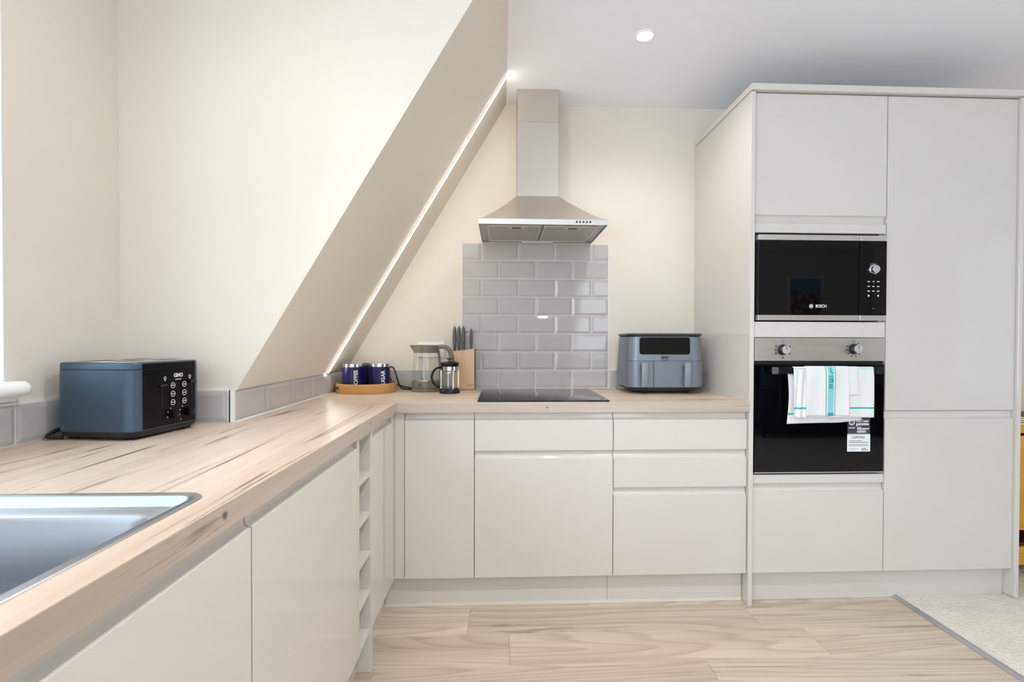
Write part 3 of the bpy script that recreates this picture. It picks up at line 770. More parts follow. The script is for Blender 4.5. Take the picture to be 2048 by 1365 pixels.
knob(1.353, 1.1335); knob(1.676, 1.1375)
b = MB()
def ring(b, x, z, r, wd=0.0009, n=18):
    b.lathe([(r-wd, 0), (r, 0)], seg=n, cap0=False, cap1=False, xf=Matrix.Translation((x, ym-0.0005, z)) @ Matrix.Rotation(PI/2, 4, 'X'))
ring(b, 1.3545, 1.1715, 0.0065); b.box(1.3535, 1.3555, ym-0.0006, ym-0.0001, 1.1605, 1.1625)
for dx, dz in ((-0.031, 0.016), (-0.033, 0.0), (-0.031, -0.016), (0.031, 0.016), (0.031, -0.016), (0.0, -0.034)):
    b.box(1.3545+dx-0.0035, 1.3545+dx+0.0035, ym-0.0006, ym-0.0001, 1.1335+dz-0.0025, 1.1335+dz+0.0025)
    b.box(1.3545+dx-0.0035, 1.3545+dx+0.0035, ym-0.0006, ym-0.0001, 1.1335+dz-0.0045, 1.1335+dz-0.0035)
for dx in (-0.005, 0.005): b.box(1.6775+dx-0.004, 1.6775+dx+0.0035, ym-0.0006, ym-0.0001, 1.1705, 1.1715).box(1.6775+dx-0.004, 1.6775+dx-0.003, ym-0.0006, ym-0.0001, 1.1705, 1.1785).box(1.6775+dx-0.002, 1.6775+dx+0.0035, ym-0.0006, ym-0.0001, 1.1745, 1.1755)
b.box(1.6765, 1.6785, ym-0.0006, ym-0.0001, 1.1615, 1.1635)
for k in range(9):
    a = math.radians(55-k*32.5)
    x, z = 1.677+0.033*math.cos(a), 1.137+0.031*math.sin(a)
    b.box(x-0.0042, x+0.0042, ym-0.0006, ym-0.0001, z-0.0017, z+0.0017)
b.box(1.7345, 1.7365, ym-0.0006, ym-0.0001, 1.133, 1.135)
b.build('printed_icons', M_PRINTB, ov, smooth=False)
st = MB().box(1.6515, 1.7545, ym-0.0006, ym-0.0001, 0.7585, 0.835).build('sticker', M_STICKD, od, label='dark guarantee sticker with white print')
ys = ym-0.0012
text_on('lettering', 'guarantee', 0.018, (1.7185, ys, 0.8045), (1, 0, 0), (0, 0, 1), M_PRINTW, st, bold=0.0006, width=0.058)
text_on('lettering', 'Free 2 year', 0.016, (1.7185, ys, 0.8175), (1, 0, 0), (0, 0, 1), M_PRINTW, st, bold=0.0004, width=0.058)
b = MB()
b.lathe([(0.008, 0), (0.0135, 0)], seg=24, cap0=False, cap1=False, xf=Matrix.Translation((1.6705, ys+0.0002, 0.812)) @ Matrix.Rotation(PI/2, 4, 'X'))
b.box(1.6685, 1.6705, ys, ys+0.0004, 0.809, 0.816).box(1.6685, 1.6735, ys, ys+0.0004, 0.809, 0.8105)
for x0, x1, z0, z1 in ((1.656, 1.687, 0.785, 0.789), (1.695, 1.715, 0.788, 0.791), (1.695, 1.751, 0.7805, 0.786), (1.695, 1.738, 0.7755, 0.778), (1.695, 1.736, 0.7665, 0.7725), (1.656, 1.752, 0.7605, 0.7615)):
    n_ = max(1, int((x1-x0)/0.007))
    for q in range(n_): b.box(x0+(x1-x0)*q/n_, x0+(x1-x0)*(q+0.82)/n_, ys, ys+0.0004, z0, z1)
b.build('print_lines', M_PRINTW, st, smooth=False)
sw = MB().box(1.6505, 1.7555, ym-0.0006, ym-0.0001, 0.6815, 0.7580).build('sticker', M_STICKW, od, label='white appliance registration sticker')
text_on('lettering', 'LAMONA', 0.018, (1.701, ys, 0.7445), (1, 0, 0), (0, 0, 1), M_PRINTG, sw, width=0.060)
b = MB()
for x0, x1, z0, z1 in ((1.6575, 1.718, 0.7285, 0.7305), (1.6575, 1.747, 0.721, 0.7235), (1.716, 1.738, 0.694, 0.6965), (1.716, 1.748, 0.6875, 0.690)):
    n_ = max(1, int((x1-x0)/0.006))
    for q in range(n_): b.box(x0+(x1-x0)*q/n_, x0+(x1-x0)*(q+0.85)/n_, ys, ys+0.0004, z0, z1)
b.build('print_lines', M_PRINTB, sw, smooth=False)
b = MB()
for x0, x1, z0, z1 in ((1.6575, 1.746, 0.713, 0.7142), (1.6575, 1.746, 0.7095, 0.7107), (1.6575, 1.748, 0.706, 0.7072), (1.6575, 1.706, 0.694, 0.695), (1.6575, 1.69, 0.689, 0.69)):
    b.box(x0, x1, ys, ys+0.0004, z0, z1)
b.build('print_lines', M_PRINTG, sw, smooth=False)

# ------------------------------------------------------------------ tea towels on the oven handle
def mat_towel(name, stripes, axis):
    """white cotton with teal stripes; stripes = (start, end, rgb) in metres of the uv axis"""
    m = bpy.data.materials.new(name); m.use_nodes = True; nt = m.node_tree; N = nt.nodes; L = nt.links
    b = N['Principled BSDF']; b.inputs['Roughness'].default_value = 0.9; b.inputs['Specular IOR Level'].default_value = 0.15
    uv = N.new('ShaderNodeUVMap'); sp = N.new('ShaderNodeSeparateXYZ'); L.new(uv.outputs[0], sp.inputs[0])
    val = sp.outputs[axis]; cur = None; base = lin((226, 226, 228))
    for s0, s1, rgb in stripes:
        a = N.new('ShaderNodeMath'); a.operation = 'GREATER_THAN'; a.inputs[1].default_value = s0; L.new(val, a.inputs[0])
        c = N.new('ShaderNodeMath'); c.operation = 'LESS_THAN'; c.inputs[1].default_value = s1; L.new(val, c.inputs[0])
        d = N.new('ShaderNodeMath'); d.operation = 'MULTIPLY'; L.new(a.outputs[0], d.inputs[0]); L.new(c.outputs[0], d.inputs[1])
        x = N.new('ShaderNodeMix'); x.data_type = 'RGBA'; L.new(d.outputs[0], x.inputs[0])
        if cur is None: x.inputs[6].default_value = base
        else: L.new(cur, x.inputs[6])
        x.inputs[7].default_value = lin(rgb); cur = x.outputs[2]
    L.new(cur, b.inputs['Base Color'])
    wv = N.new('ShaderNodeTexNoise'); wv.inputs['Scale'].default_value = 900; tc = N.new('ShaderNodeTexCoord'); L.new(tc.outputs['Object'], wv.inputs['Vector'])
    bp = N.new('ShaderNodeBump'); bp.inputs['Strength'].default_value = 0.15; bp.inputs['Distance'].default_value = 0.0008
    L.new(wv.outputs['Fac'], bp.inputs['Height']); L.new(bp.outputs['Normal'], b.inputs['Normal'])
    MATS[name] = m; return m

def cloth(name, fn, u0, u1, v0, v1, nu, nv, m, parent, thick=0.0016):
    bm = bmesh.new(); uvl = bm.loops.layers.uv.new('UVMap')
    vs = [[bm.verts.new(fn(u0+(u1-u0)*i/nu, v0+(v1-v0)*j/nv)) for i in range(nu+1)] for j in range(nv+1)]
    for j in range(nv):
        for i in range(nu):
            f = bm.faces.new((vs[j][i], vs[j][i+1], vs[j+1][i+1], vs[j+1][i]))
            for lp, (a, c) in zip(f.loops, ((i, j), (i+1, j), (i+1, j+1), (i, j+1))):
                lp[uvl].uv = (u0+(u1-u0)*a/nu, v0+(v1-v0)*c/nv)
    bmesh.ops.recalc_face_normals(bm, faces=bm.faces[:])
    me = bpy.data.meshes.new(name); bm.to_mesh(me); bm.free(); me.materials.append(m)
    o = link_mesh(name, me, parent, smooth=True)
    md = o.modifiers.new('thickness', 'SOLIDIFY'); md.thickness = thick; md.offset = 0
    return o
TEAL, TEALP, TEALL = (72, 176, 172), (140, 205, 208), (190, 232, 230)
def drape(yf, yb, zt, xfun, ripple, back):
    """v<0: down the back of the handle, 0..arc: over the top, then down the front; returns a point"""
    r = (yb-yf)/2; arc = PI*r; ym_ = (yf+yb)/2
    def fn(u, v):
        if v < 0: y, z = yb+ripple(u, v)*0.15, zt-r+v
        elif v <= arc: a = v/r; y, z = ym_+r*math.cos(a), zt-r+r*math.sin(a)
        else:
            d = v-arc; y, z = yf-ripple(u, d)*min(1, d/0.03), zt-r-d
        return (xfun(u, v-arc), y, z)
    return fn, arc
t1 = thing('tea_towel', 'wide white tea towel with a thin teal line spread over the oven handle', 'towel', (1.55, -0.66, 0.81))
def rip1(u, d):
    s = max(0, 1-abs(u-0.03)/0.09)
    return 0.0016+0.0046*s*math.sin((u*1.0+d*0.05)*2*PI/0.030)+0.0024*math.sin(u*34+1.2)*(0.4+d*4)+0.0012*math.sin(u*90+d*14)
f1, arc1 = drape(-0.6672, -0.6535, 1.0605, lambda u, d: 1.376+u+(0.012*max(0, d)*4*(0.5-u/0.36)*-0.3), rip1, 0)
mt1 = mat_towel('towel_line', ((arc1+0.0, arc1+0.002, TEAL), (arc1+0.168, arc1+0.1755, TEAL)), 1)
cloth('front_sheet', lambda u, v: f1(u, v+0.0) , 0.0, 0.357, -0.01, arc1+0.213, 90, 46, mt1, t1)
def back_fn(u, v):
    z = 1.033-v*(1.0-0.13*max(0, u-0.2))+0.010*max(0, (u-0.22)/0.1)**1.3*v/0.22
    return (1.3585+u+0.006*math.sin(v*16), -0.6535+0.0008*math.sin(u*40), z+0.004*math.sin(u*9)*v/0.2)
cloth('back_sheet', back_fn, 0.0, 0.335, 0.0, 0.222, 60, 30, mat_towel('towel_line_back', ((0.175, 0.182, TEAL),), 1), t1)
MB().box(1.655, 1.7325, -0.6692, -0.6690+0.0006, 1.0525, 1.0575).build('top_stripe', mat('pale_teal_weave', TEALL, 0.9), t1)

t2 = thing('tea_towel', 'narrow folded white tea towel with a broad teal lettered stripe, in front', 'towel', (1.53, -0.67, 0.85))
def rip2(u, d): return 0.0046+0.0024*math.sin(u*62+0.6+d*8)+0.0020*math.sin(u*27+d*11)+0.006*d
f2, arc2 = drape(-0.6708, -0.6520, 1.0635, lambda u, d: 1.4285+u+max(0, d)*(0.02-0.09*abs(u-0.09))*0.35-0.014*max(0, d), rip2, 0)
mt2 = mat_towel('towel_stripe', ((0.0855, 0.0895, TEAL), (0.0945, 0.1215, TEALP), (0.1265, 0.1305, TEAL)), 0)
cloth('front_sheet', f2, 0.0, 0.190, -0.15, arc2+0.205, 70, 60, mt2, t2)
def rip3(u, d): return 0.0010+0.0012*math.sin(u*60)+0.002*d
f3, arc3 = drape(-0.6690, -0.6530, 1.0620, lambda u, d: 1.600+u+max(0, d)*0.10, rip3, 0)
cloth('side_fold', f3, 0.0, 0.060, -0.05, arc3+0.117, 20, 30, mat_towel('towel_plain', ((9, 10, TEAL),), 0), t2)
for ch, v, m_, h in (('I', 0.010, TEAL, .02), ('L', 0.027, TEAL, .02), ('E', 0.052, TEAL, .02), ('S', 0.078, TEAL, .02)):
    def wp(x, y, z, v=v):
        p = f2(0.108-x, arc2+v-y); return Vector((p[0], p[1]-0.0011-z, p[2]))
    text_on('lettering', ch, 0.026, None, None, None, mat('teal_print', (52, 160, 156), 0.9), t2, bold=0.0012, warp=wp, depth=0.0002, width=(0.006 if ch == 'I' else 0.021))
def end_warp(u, v): p = f2(u, v); return (p[0], p[1]-0.0012, p[2])
cloth('stripe_end', end_warp, 0.0945, 0.1215, arc2+0.192, arc2+0.204, 6, 3, mat('teal_print', (52, 160, 156), 0.9), t2, 0.0004)

# ------------------------------------------------------------------ extractor hood
hx0, hx1, hyf = 0.006, 0.611, -0.455
ho = thing('extractor_hood', 'stainless steel chimney extractor hood above the hob', 'extractor hood', (0.305, -0.2, 1.712))
MB().box(hx0, hx1, hyf, hyf+0.0015, 1.7125, 1.7365).box(hx0, hx0+0.0015, hyf+0.0015, -0.001, 1.7125, 1.7365).box(hx1-0.0015, hx1, hyf+0.0015, -0.001, 1.7125, 1.7365).build('rim', mat_steel('steel_rim', (215, 212, 208), 0.22), ho, smooth=False)
def hl(x0, x1, y0, z): return [(x0, y0, z), (x1, y0, z), (x1, -0.001, z), (x0, -0.001, z)]
CX0, CX1, CYF = 0.1945, 0.4095, -0.172
loops = []
for k in range(9):
    t = k/8; e = 1-(1-t)**1.25
    loops.append(hl(hx0+(CX0-0.002-hx0)*t, hx1+(CX1+0.002-hx1)*t, hyf+(CYF-0.002-hyf)*t, 1.7367+(1.925-1.7367)*(t**1.18)))
MB().loft(loops, True, True).build('canopy', M_STEEL, ho)
MB().box(CX0-0.0015, CX1+0.0015, CYF-0.0015, -0.001, 1.9255, 2.312, 0.001).build('lower_chimney', M_STEELV, ho)
MB().box(CX0, CX1, CYF, -0.001, 2.3125, CE-0.0008, 0.001).build('upper_chimney', mat_steel('steel_warm', (202, 195, 186), 0.40, relief=0.02, aniso=0.6), ho)  # slightly warmer, rougher steel than the lower chimney
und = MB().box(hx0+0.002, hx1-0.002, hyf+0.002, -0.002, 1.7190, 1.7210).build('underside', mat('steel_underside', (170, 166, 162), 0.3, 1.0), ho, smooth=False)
for x0, x1 in ((0.045, 0.300), (0.314, 0.572)):
    f = MB().box(x0, x1, -0.405, -0.065, 1.7135, 1.7188, 0.001).build('filter', M_FILTER, ho)
    fb = MB()
    for a in ((x0, x1, -0.409, -0.402), (x0, x1, -0.068, -0.061), (x0, x0+0.007, -0.402, -0.068), (x1-0.007, x1, -0.402, -0.068)): fb.box(a[0], a[1], a[2], a[3], 1.7115, 1.7180)
    fb.build('filter_frame', M_STEEL, f, smooth=False)
    xc = (x0+x1)/2+0.012
    MB().box(xc-0.042, xc+0.042, -0.398, -0.362, 1.7110, 1.7134, 0.001).build('latch', M_STEEL, f)
    MB().box(xc-0.022, xc+0.022, -0.390, -0.370, 1.7104, 1.7109).build('latch_slot', M_GAP, f, smooth=False)
MB().box(0.225, 0.395, -0.045, -0.022, 1.7105, 1.7188, 0.001).build('lamp_cover', mat('frosted_cover', (240, 240, 238), 0.4), ho)
for k in range(5):
    x = 0.4635+0.0158*k
    MB().lathe([(0.0042, 0), (0.0042, 0.005), (0.003, 0.006)], seg=14, xf=Matrix.Translation((x, hyf, 1.7255)) @ Matrix.Rotation(PI/2, 4, 'X')).build('button', M_BLK, ho)

# ------------------------------------------------------------------ air fryer
af = thing('air_fryer', 'slate grey twin-drawer air fryer with dark display on the worktop', 'air fryer', (0.943, -0.18, WT1))
ax0, ax1, ay0, ay1 = 0.745, 1.142, -0.318, -0.035
def al(ins, r, z, fr_=0.0): return rrect(ax0+ins, ax1-ins, ay0+ins+fr_, ay1-ins, r, 10, z)
MB().loft([al(0.055, .05, 0.9115), al(0.032, .06, 0.917), al(0.014, .062, 0.928), al(0.006, .062, 0.9385)], True, True).build('base', M_FRYERD, af)
MB().loft([al(0.004, .062, 0.9386), al(0.001, .062, 0.96), al(0.0, .062, 1.0), al(0.003, .060, 1.10), al(0.008, .058, 1.191), al(0.010, .057, 1.1935)], True, True).build('body', M_FRYER, af)
MB().loft([al(0.012, .055, 1.1936), al(0.012, .055, 1.1985)], True, True).build('lid_gap', M_BLKR, af)
MB().loft([al(0.004, .060, 1.1986), al(0.003, .060, 1.206), al(0.009, .058, 1.2095)], True, True).build('lid', M_FRYERD, af)
dp = [(p[0], p[1]) for p in rrect(0.803, 1.058, 1.104, 1.189, 0.012, 5, 0)]
dsp = MB(); dsp.loft([[(x, ay0+0.004-0.00+(z-1.0)*0.03, z) for x, z in dp], [(x, ay0-0.0012+(z-1.0)*0.028, z) for x, z in dp]]).build('display', M_BLKGLASS, af)
text_on('lettering', 'GINO', 0.018, (0.9305, ay0+0.0015, 1.0885), (1, 0, 0), (0, 0.03, 1), M_PRINTB, af, bold=0.0005, width=0.042)
b = MB()
for q in range(7): b.box(0.9175+q*0.0038, 0.9175+q*0.0038+0.003, ay0+0.0002, ay0+0.002, 1.0755, 1.0775)
b.build('print_line', M_PRINTB, af, smooth=False)
# drawer fronts: slightly proud panels with dark seams
def bask(x0, x1, z0=0.9405, z1=1.0705):
    pts = rrect(ax0-0.0006, ax1+0.0006, ay0-0.0012, ay1, .062, 10, 0)
    fr_pts = sorted([(p[0], p[1]) for p in pts if p[1] < ay0+0.05 and x0 <= p[0] <= x1])
    # outline of the front between x0 and x1
    def yy(x):
        r = 0.062
        if x < ax0+r: d = ax0+r-x; return ay0-0.0012+r-math.sqrt(max(0, r*r-d*d))
        if x > ax1-r: d = x-(ax1-r); return ay0-0.0012+r-math.sqrt(max(0, r*r-d*d))
        return ay0-0.0012
    n = 24; xs = [x0+(x1-x0)*i/n for i in range(n+1)]
    outl = [(x, yy(x)) for x in xs]+[(x, yy(x)+0.010) for x in reversed(xs)]
    if z1 > 1.071: return MB().prism([(x, y+0.0007) for x, y in outl], 'Z', z0, z1).build('seam', M_GAP, af, smooth=False)
    return MB().prism(outl, 'Z', z0, z1).build('drawer', M_FRYER, af)
d1 = bask(0.7515, 0.8715); d2 = bask(0.8755, 1.1385); bask(0.7515, 1.1385, 1.0706, 1.0724)
MB().box(0.8715, 0.8755, ay0-0.0004, ay0+0.006, 0.9405, 1.0705).build('seam', M_GAP, af, smooth=False)
for x, d in ((0.818, d1), (1.033, d2)):
    pr = [(ay0, 1.067), (ay0-0.030, 1.067), (ay0-0.040, 1.060), (ay0-0.043, 1.050), (ay0-0.036, 0.944), (ay0-0.026, 0.944), (ay0-0.028, 1.043), (ay0, 1.045)]
    MB().prism(pr, 'X', x-0.0145, x+0.0145, 0.002).build('handle', M_FRYERH, d, label='paler grey drawer handle')
for fx in (0.83, 1.06):
    for fy in (-0.25, -0.09):
        MB().lathe([(0.014, 0.0003), (0.014, 0.0066)], (fx, fy, WT1), 16).build('foot', M_BLKR, af)

# ------------------------------------------------------------------ toaster
TZ = WT1
to = thing('toaster', 'dark slate four-slice toaster with dark reflection painted on its control face beside the window', 'toaster', (-0.935, -1.291, TZ), -math.radians(8))
tx, ty = 0.115, 0.1215
def tl(ins, r, z): return rrect(-tx+ins, tx-ins, -ty+ins, ty-ins, r, 8, z)
MB().loft([tl(0.012, .03, 0.006), tl(0.004, .033, 0.0135), tl(0.001, .034, 0.0225)], True, True).build('base', M_BLK, to, local=True)
MB().loft([tl(0.0015, .034, 0.0226), tl(0.0015, .034, 0.0245), tl(0, .035, 0.0250), tl(0, .035, 0.1855), tl(0.0015, .034, 0.1862)], True, True).build('body', M_TOAST, to, local=True)
MB().loft([tl(0.002, .034, 0.1863), tl(0.0005, .035, 0.1875), tl(0.0005, .035, 0.2005), tl(0.003, .033, 0.2045), tl(0.008, .03, 0.2050)], True, True).build('top_band', M_TOAST, to, local=True)
MB().rbox(-tx+0.016, tx-0.016, -ty+0.014, ty-0.014, 0.2051, 0.2068, 0.02, 6, 0.0005).build('top_plate', M_STEEL, to, local=True, label='bright steel top plate')
for yy in (-0.062, 0.062):
    for xx in (-0.045, 0.045):
        MB().box(xx-0.016, xx+0.016, yy-0.045, yy+0.045, 0.2069, 0.2073).build('bread_slot', M_BLKR, to, local=True, smooth=False)
fx = tx+0.0004
MB().box(tx-0.004, fx, -ty+0.031, ty-0.031, 0.0255, 0.1855).box(tx-0.004, fx, -ty+0.031, ty-0.031, 0.1872, 0.2015).build('control_face', M_TOASTF, to, local=True, smooth=False)  # overlay putting the dark reflection of this side into its colour
text_on('lettering', 'GINO', 0.0155, (fx+0.0006, 0.0272, 0.1635), (0, 1, 0), (0, 0, 1), M_PRINTW, to, bold=0.0002, local=True, width=0.032)
b = MB()
for q in range(6): b.box(fx, fx+0.0005, 0.0170+q*0.0036, 0.0170+q*0.0036+0.0028, 0.1510, 0.1530)
for yy in (-0.0191, 0.070):
    b.lathe([(0.0028, 0), (0.0045, 0)], seg=14, cap0=False, cap1=False, xf=Matrix.Translation((fx+0.0004, yy, 0.158)) @ Matrix.Rotation(PI/2, 4, 'Y'))
    b.box(fx, fx+0.0005, yy-0.002, yy+0.002, 0.1505, 0.1525)
for yy, z in ((0.0, 0.0715), (-0.0095, 0.0615), (-0.0108, 0.0476), (0.0238, 0.0624), (0.0329, 0.0626), (0.0255, 0.0485), (0.0313, 0.0486), (0.0425, 0.0719), (0.0667, 0.0497), (0.0867, 0.057), (0.036, 0.035)):
    b.lathe([(0.0017, 0), (0.0001, 0.0002)], seg=10, xf=Matrix.Translation((fx+0.0002, yy, z)) @ Matrix.Rotation(PI/2, 4, 'Y'))
b.build('printed_marks', M_PRINTW, to, local=True, smooth=False)
for yy in (0.005, 0.0461):
    for z in (0.1362, 0.112, 0.088):
        bt = MB().lathe([(0.0078, 0), (0.0078, 0.002), (0.0068, 0.0028)], seg=22, xf=Matrix.Translation((fx, yy, z)) @ Matrix.Rotation(PI/2, 4, 'Y')).build('button', M_TOASTF, to, local=True)
        q = MB().lathe([(0.0066, 0), (0.0080, 0)], seg=24, cap0=False, cap1=False, xf=Matrix.Translation((fx+0.0031, yy, z)) @ Matrix.Rotation(PI/2, 4, 'Y'))
        q.box(fx+0.0029, fx+0.0032, yy-0.0048, yy+0.0048, z-0.0009, z+0.0009)
        q.build('button_ring', M_PRINTW, bt, local=True, smooth=False)
for yy, z in ((-0.0285, 0.1375), (0.078, 0.142)):
    MB().box(fx-0.0002, fx+0.0003, yy-0.0018, yy+0.0018, 0.075, 0.150).build('lever_slot', M_BLKR, to, local=True, smooth=False)
    MB().box(fx+0.0005, fx+0.009, yy-0.012, yy+0.012, z-0.0035, z+0.0035, 0.002).build('lever', mat('lever_dark', (70, 74, 80), 0.15, 0.9), to, local=True)
for yy in (0.005, 0.062):
    dk = MB().lathe([(0.0125, 0), (0.0120, 0.013), (0.0105, 0.014)], seg=26, xf=Matrix.Translation((fx, yy, 0.055)) @ Matrix.Rotation(PI/2, 4, 'Y')).build('dial', M_TOASTF, to, local=True)
for xx in (-0.08, 0.08):
    for yy in (-0.085, 0.085): MB().box(xx-0.015, xx+0.015, yy-0.012, yy+0.012, 0.0003, 0.0062).build('foot', M_BLKR, to, local=True, smooth=False)
MB().tube([(-0.1145, -0.05, 0.03), (-0.122, -0.065, 0.028), (-0.127, -0.10, 0.022), (-0.122, -0.128, 0.010), (-0.095, -0.112, 0.0062)], 0.0052).build('power_cord', M_BLKR, to, local=True)

# ------------------------------------------------------------------ tray and canisters
tcx, tcy = -0.584, -0.163
tr = thing('tray', 'round bamboo tray holding three navy canisters in the corner', 'tray', (tcx, tcy, WT1))
MB().lathe([(0.150, 0.0004), (0.1515, 0.003), (0.1515, 0.046), (0.150, 0.048), (0.1455, 0.048), (0.144, 0.046), (0.144, 0.0085)], (tcx, tcy, WT1), 64, True, False).build('rim', M_BAMBOO, tr)
MB().lathe([(0.1438, 0.003), (0.1438, 0.0088)], (tcx, tcy, WT1), 64).build('base', M_BAMBOO, tr)
for a0 in (PI*1.20, PI*0.20):
    pts = []
    q = MB()
    lo = []
    for k in range(9):
        a = a0-0.16+0.32*k/8; lo.append((a, k))
    def rr_(a, r, z): return (tcx+r*math.cos(a), tcy+r*math.sin(a), WT1+z)
    q.loft([[rr_(a, 0.1500, 0.021), rr_(a, 0.1519, 0.021), rr_(a, 0.1519, 0.032), rr_(a, 0.1500, 0.032)] for a, _ in lo])
    q.build('hand_hole', M_GAP, tr, smooth=False)
def canister(x, y, word, label, ang):
    z0 = WT1+0.0090
    t = thing('canister', label, 'canister', (x, y, z0), group='navy lettered canisters on the tray')
    R = 0.0512
    MB().lathe([(R-0.003, 0), (R, 0.003), (R, 0.1205), (R-0.001, 0.1215)], (x, y, z0), 40).build('body', M_NAVY, t)
    MB().lathe([(R-0.0015, 0.1216), (R-0.0008, 0.1222), (R-0.0008, 0.1365), (R-0.003, 0.139), (0.004, 0.1395)], (x, y, z0), 40).build('lid', M_CHROME, t, label='polished steel lid')
    def wp(px, py, pz):
        a = ang+(-py)/R; r = R+0.0004+pz
        return Vector((x+r*math.cos(a), y+r*math.sin(a), z0+0.062+px))
    text_on('lettering', word, 0.026, None, None, None, M_PRINTW, t, bold=0.0007, warp=wp, depth=0.0003)
    return t
canister(-0.640, -0.216, 'COFFEE', 'navy COFFEE canister with steel lid standing at the front of the tray', -PI/2+0.60)
canister(-0.5115, -0.180, 'SUGAR', 'navy SUGAR canister with steel lid beside the coffee canister', -PI/2+0.55)
canister(-0.580, -0.0765, 'TEA', 'navy TEA canister with steel lid behind the other two', -PI/2+0.42)

# ------------------------------------------------------------------ kettle
kx, ky = -0.283, -0.132
kbs = thing('kettle_stand', 'round grey power base under the glass kettle with a black cord', 'kettle base', (kx, ky, WT1))
MB().lathe([(0.072, 0.0004), (0.0755, 0.003), (0.0755, 0.013), (0.071, 0.0165)], (kx, ky, WT1), 40).build('body', M_KGREY, kbs)
MB().tube([(kx-0.074, ky+0.01, WT1+0.008), (-0.395, -0.10, WT1+0.007), (-0.428, -0.075, WT1+0.014), (-0.447, -0.055, WT1+0.05), (-0.463, -0.045, WT1+0.095), (-0.478, -0.038, WT1+0.119), (-0.497, -0.035, WT1+0.118), (-0.506, -0.034, WT1+0.09)], 0.0038, smooth=6).build('cord', M_BLKR, kbs)
MB().tube([(kx-0.071, ky+0.02, WT1+0.013), (-0.395, -0.08, WT1+0.014), (-0.44, -0.05, WT1+0.022), (-0.47, -0.04, WT1+0.036), (-0.495, -0.036, WT1+0.062), (-0.506, -0.034, WT1+0.09)], 0.0034, smooth=6).build('cord', M_BLKR, kbs)
ke = thing('kettle', 'clear glass kettle with grey lid and handle beside the knife block', 'kettle', (kx, ky, WT1+0.017))
zk = WT1
MB().lathe([(0.070, 0.0170), (0.0735, 0.0185), (0.0740, 0.026), (0.0730, 0.053), (0.0722, 0.0555)], (kx, ky, zk), 44).build('lower_body', M_KGREY, ke)
MB().lathe([(0.0718, 0.0556), (0.0712, 0.08), (0.068, 0.13), (0.0635, 0.180), (0.0630, 0.2005)], (kx, ky, zk), 44, False, False).build('glass_body', M_GLASS, ke)
MB().lathe([(0.0690, 0.0556), (0.0690, 0.0590), (0.045, 0.0610), (0.002, 0.0612)], (kx, ky, zk), 36).build('heating_plate', M_CHROME, ke)
def lid_loop(z, r, sp):
    out = []
    for i in range(44):
        a = 2*PI*i/44; da = abs(((a-PI+PI) % (2*PI))-PI); rr = r+sp*math.exp(-(da/0.26)**2)
        out.append((kx+rr*math.cos(a), ky+rr*math.sin(a), zk+z))
    return out
MB().loft([lid_loop(0.2006, 0.0632, 0.0), lid_loop(0.212, 0.0642, 0.004), lid_loop(0.230, 0.0648, 0.015), lid_loop(0.2385, 0.0640, 0.023), lid_loop(0.2415, 0.060, 0.0225), lid_loop(0.2425, 0.03, 0.0)]).build('lid', M_KGREY, ke)
MB().tube([(kx+0.058, ky, zk+0.231), (kx+0.095, ky-0.004, zk+0.2325), (kx+0.118, ky-0.008, zk+0.220), (kx+0.131, ky-0.012, zk+0.195), (kx+0.138, ky-0.014, zk+0.16), (kx+0.139, ky-0.014, zk+0.12), (kx+0.134, ky-0.012, zk+0.095)], 0.0125, 12, 5, 0.8).build('handle', M_KGREY, ke)
MB().tube([(kx+0.061, ky, zk+0.226), (kx+0.0685, ky, zk+0.19), (kx+0.0735, ky, zk+0.13), (kx+0.0765, ky, zk+0.07), (kx+0.0745, ky, zk+0.045)], 0.0062, 8, 4).build('spine', M_KGREY, ke)
b = MB()
for q in range(6): b.box(kx-0.012, kx-0.006+(0.004 if q % 2 else 0), ky-0.0707+q*0.0009, ky-0.0703+q*0.0009, zk+0.075+q*0.0155, zk+0.0765+q*0.0155)
b.build('level_marks', M_PRINTG, ke, smooth=False)
text_on('lettering', 'GINO', 0.014, (kx-0.016, ky-0.0738, zk+0.037), (1, 0.22, 0), (0, 0, 1), M_PRINTB, ke, width=0.030)

# ------------------------------------------------------------------ cafetiere
px_, py_ = -0.147, -0.243
cf = thing('cafetiere', 'small glass coffee press with black lid, base and loop handle', 'cafetiere', (px_, py_, WT1))
z = WT1
MB().lathe([(0.0515, 0.0004), (0.0525, 0.006), (0.0505, 0.015), (0.0455, 0.022), (0.043, 0.026)], (px_, py_, z), 40).build('base', M_BLK, cf)
MB().lathe([(0.0415, 0.0262), (0.0425, 0.030), (0.0425, 0.150)], (px_, py_, z), 40, False, False).build('beaker', M_GLASS, cf)
MB().lathe([(0.0430, 0.114), (0.0437, 0.1145), (0.0437, 0.135), (0.0430, 0.1355)], (px_, py_, z), 40, False, False).build('band', M_CHROME, cf)
for a in (0.3, PI/2+0.3, PI+0.3, 1.5*PI+0.5):
    x_, y_ = px_+0.0438*math.cos(a), py_+0.0438*math.sin(a)
    MB().box(x_-0.003, x_+0.003, y_-0.0012, y_+0.0012, z+0.024, z+0.1155).build('strut', M_CHROME, cf)
MB().lathe([(0.0440, 0.1357), (0.0452, 0.138), (0.0452, 0.149), (0.0470, 0.152), (0.0440, 0.1560), (0.02, 0.1600), (0.0005, 0.1605)], (px_, py_, z), 40).build('lid', M_BLK, cf)
pl = MB().lathe([(0.0028, 0.090), (0.0028, 0.172)], (px_, py_, z), 12).build('plunger_rod', M_CHROME, cf)
MB().lathe([(0.0065, 0.1605), (0.0065, 0.168), (0.015, 0.1735), (0.0175, 0.1755), (0.016, 0.178), (0.001, 0.1785)], (px_, py_, z), 28).build('plunger_knob', M_KNIFE, pl)
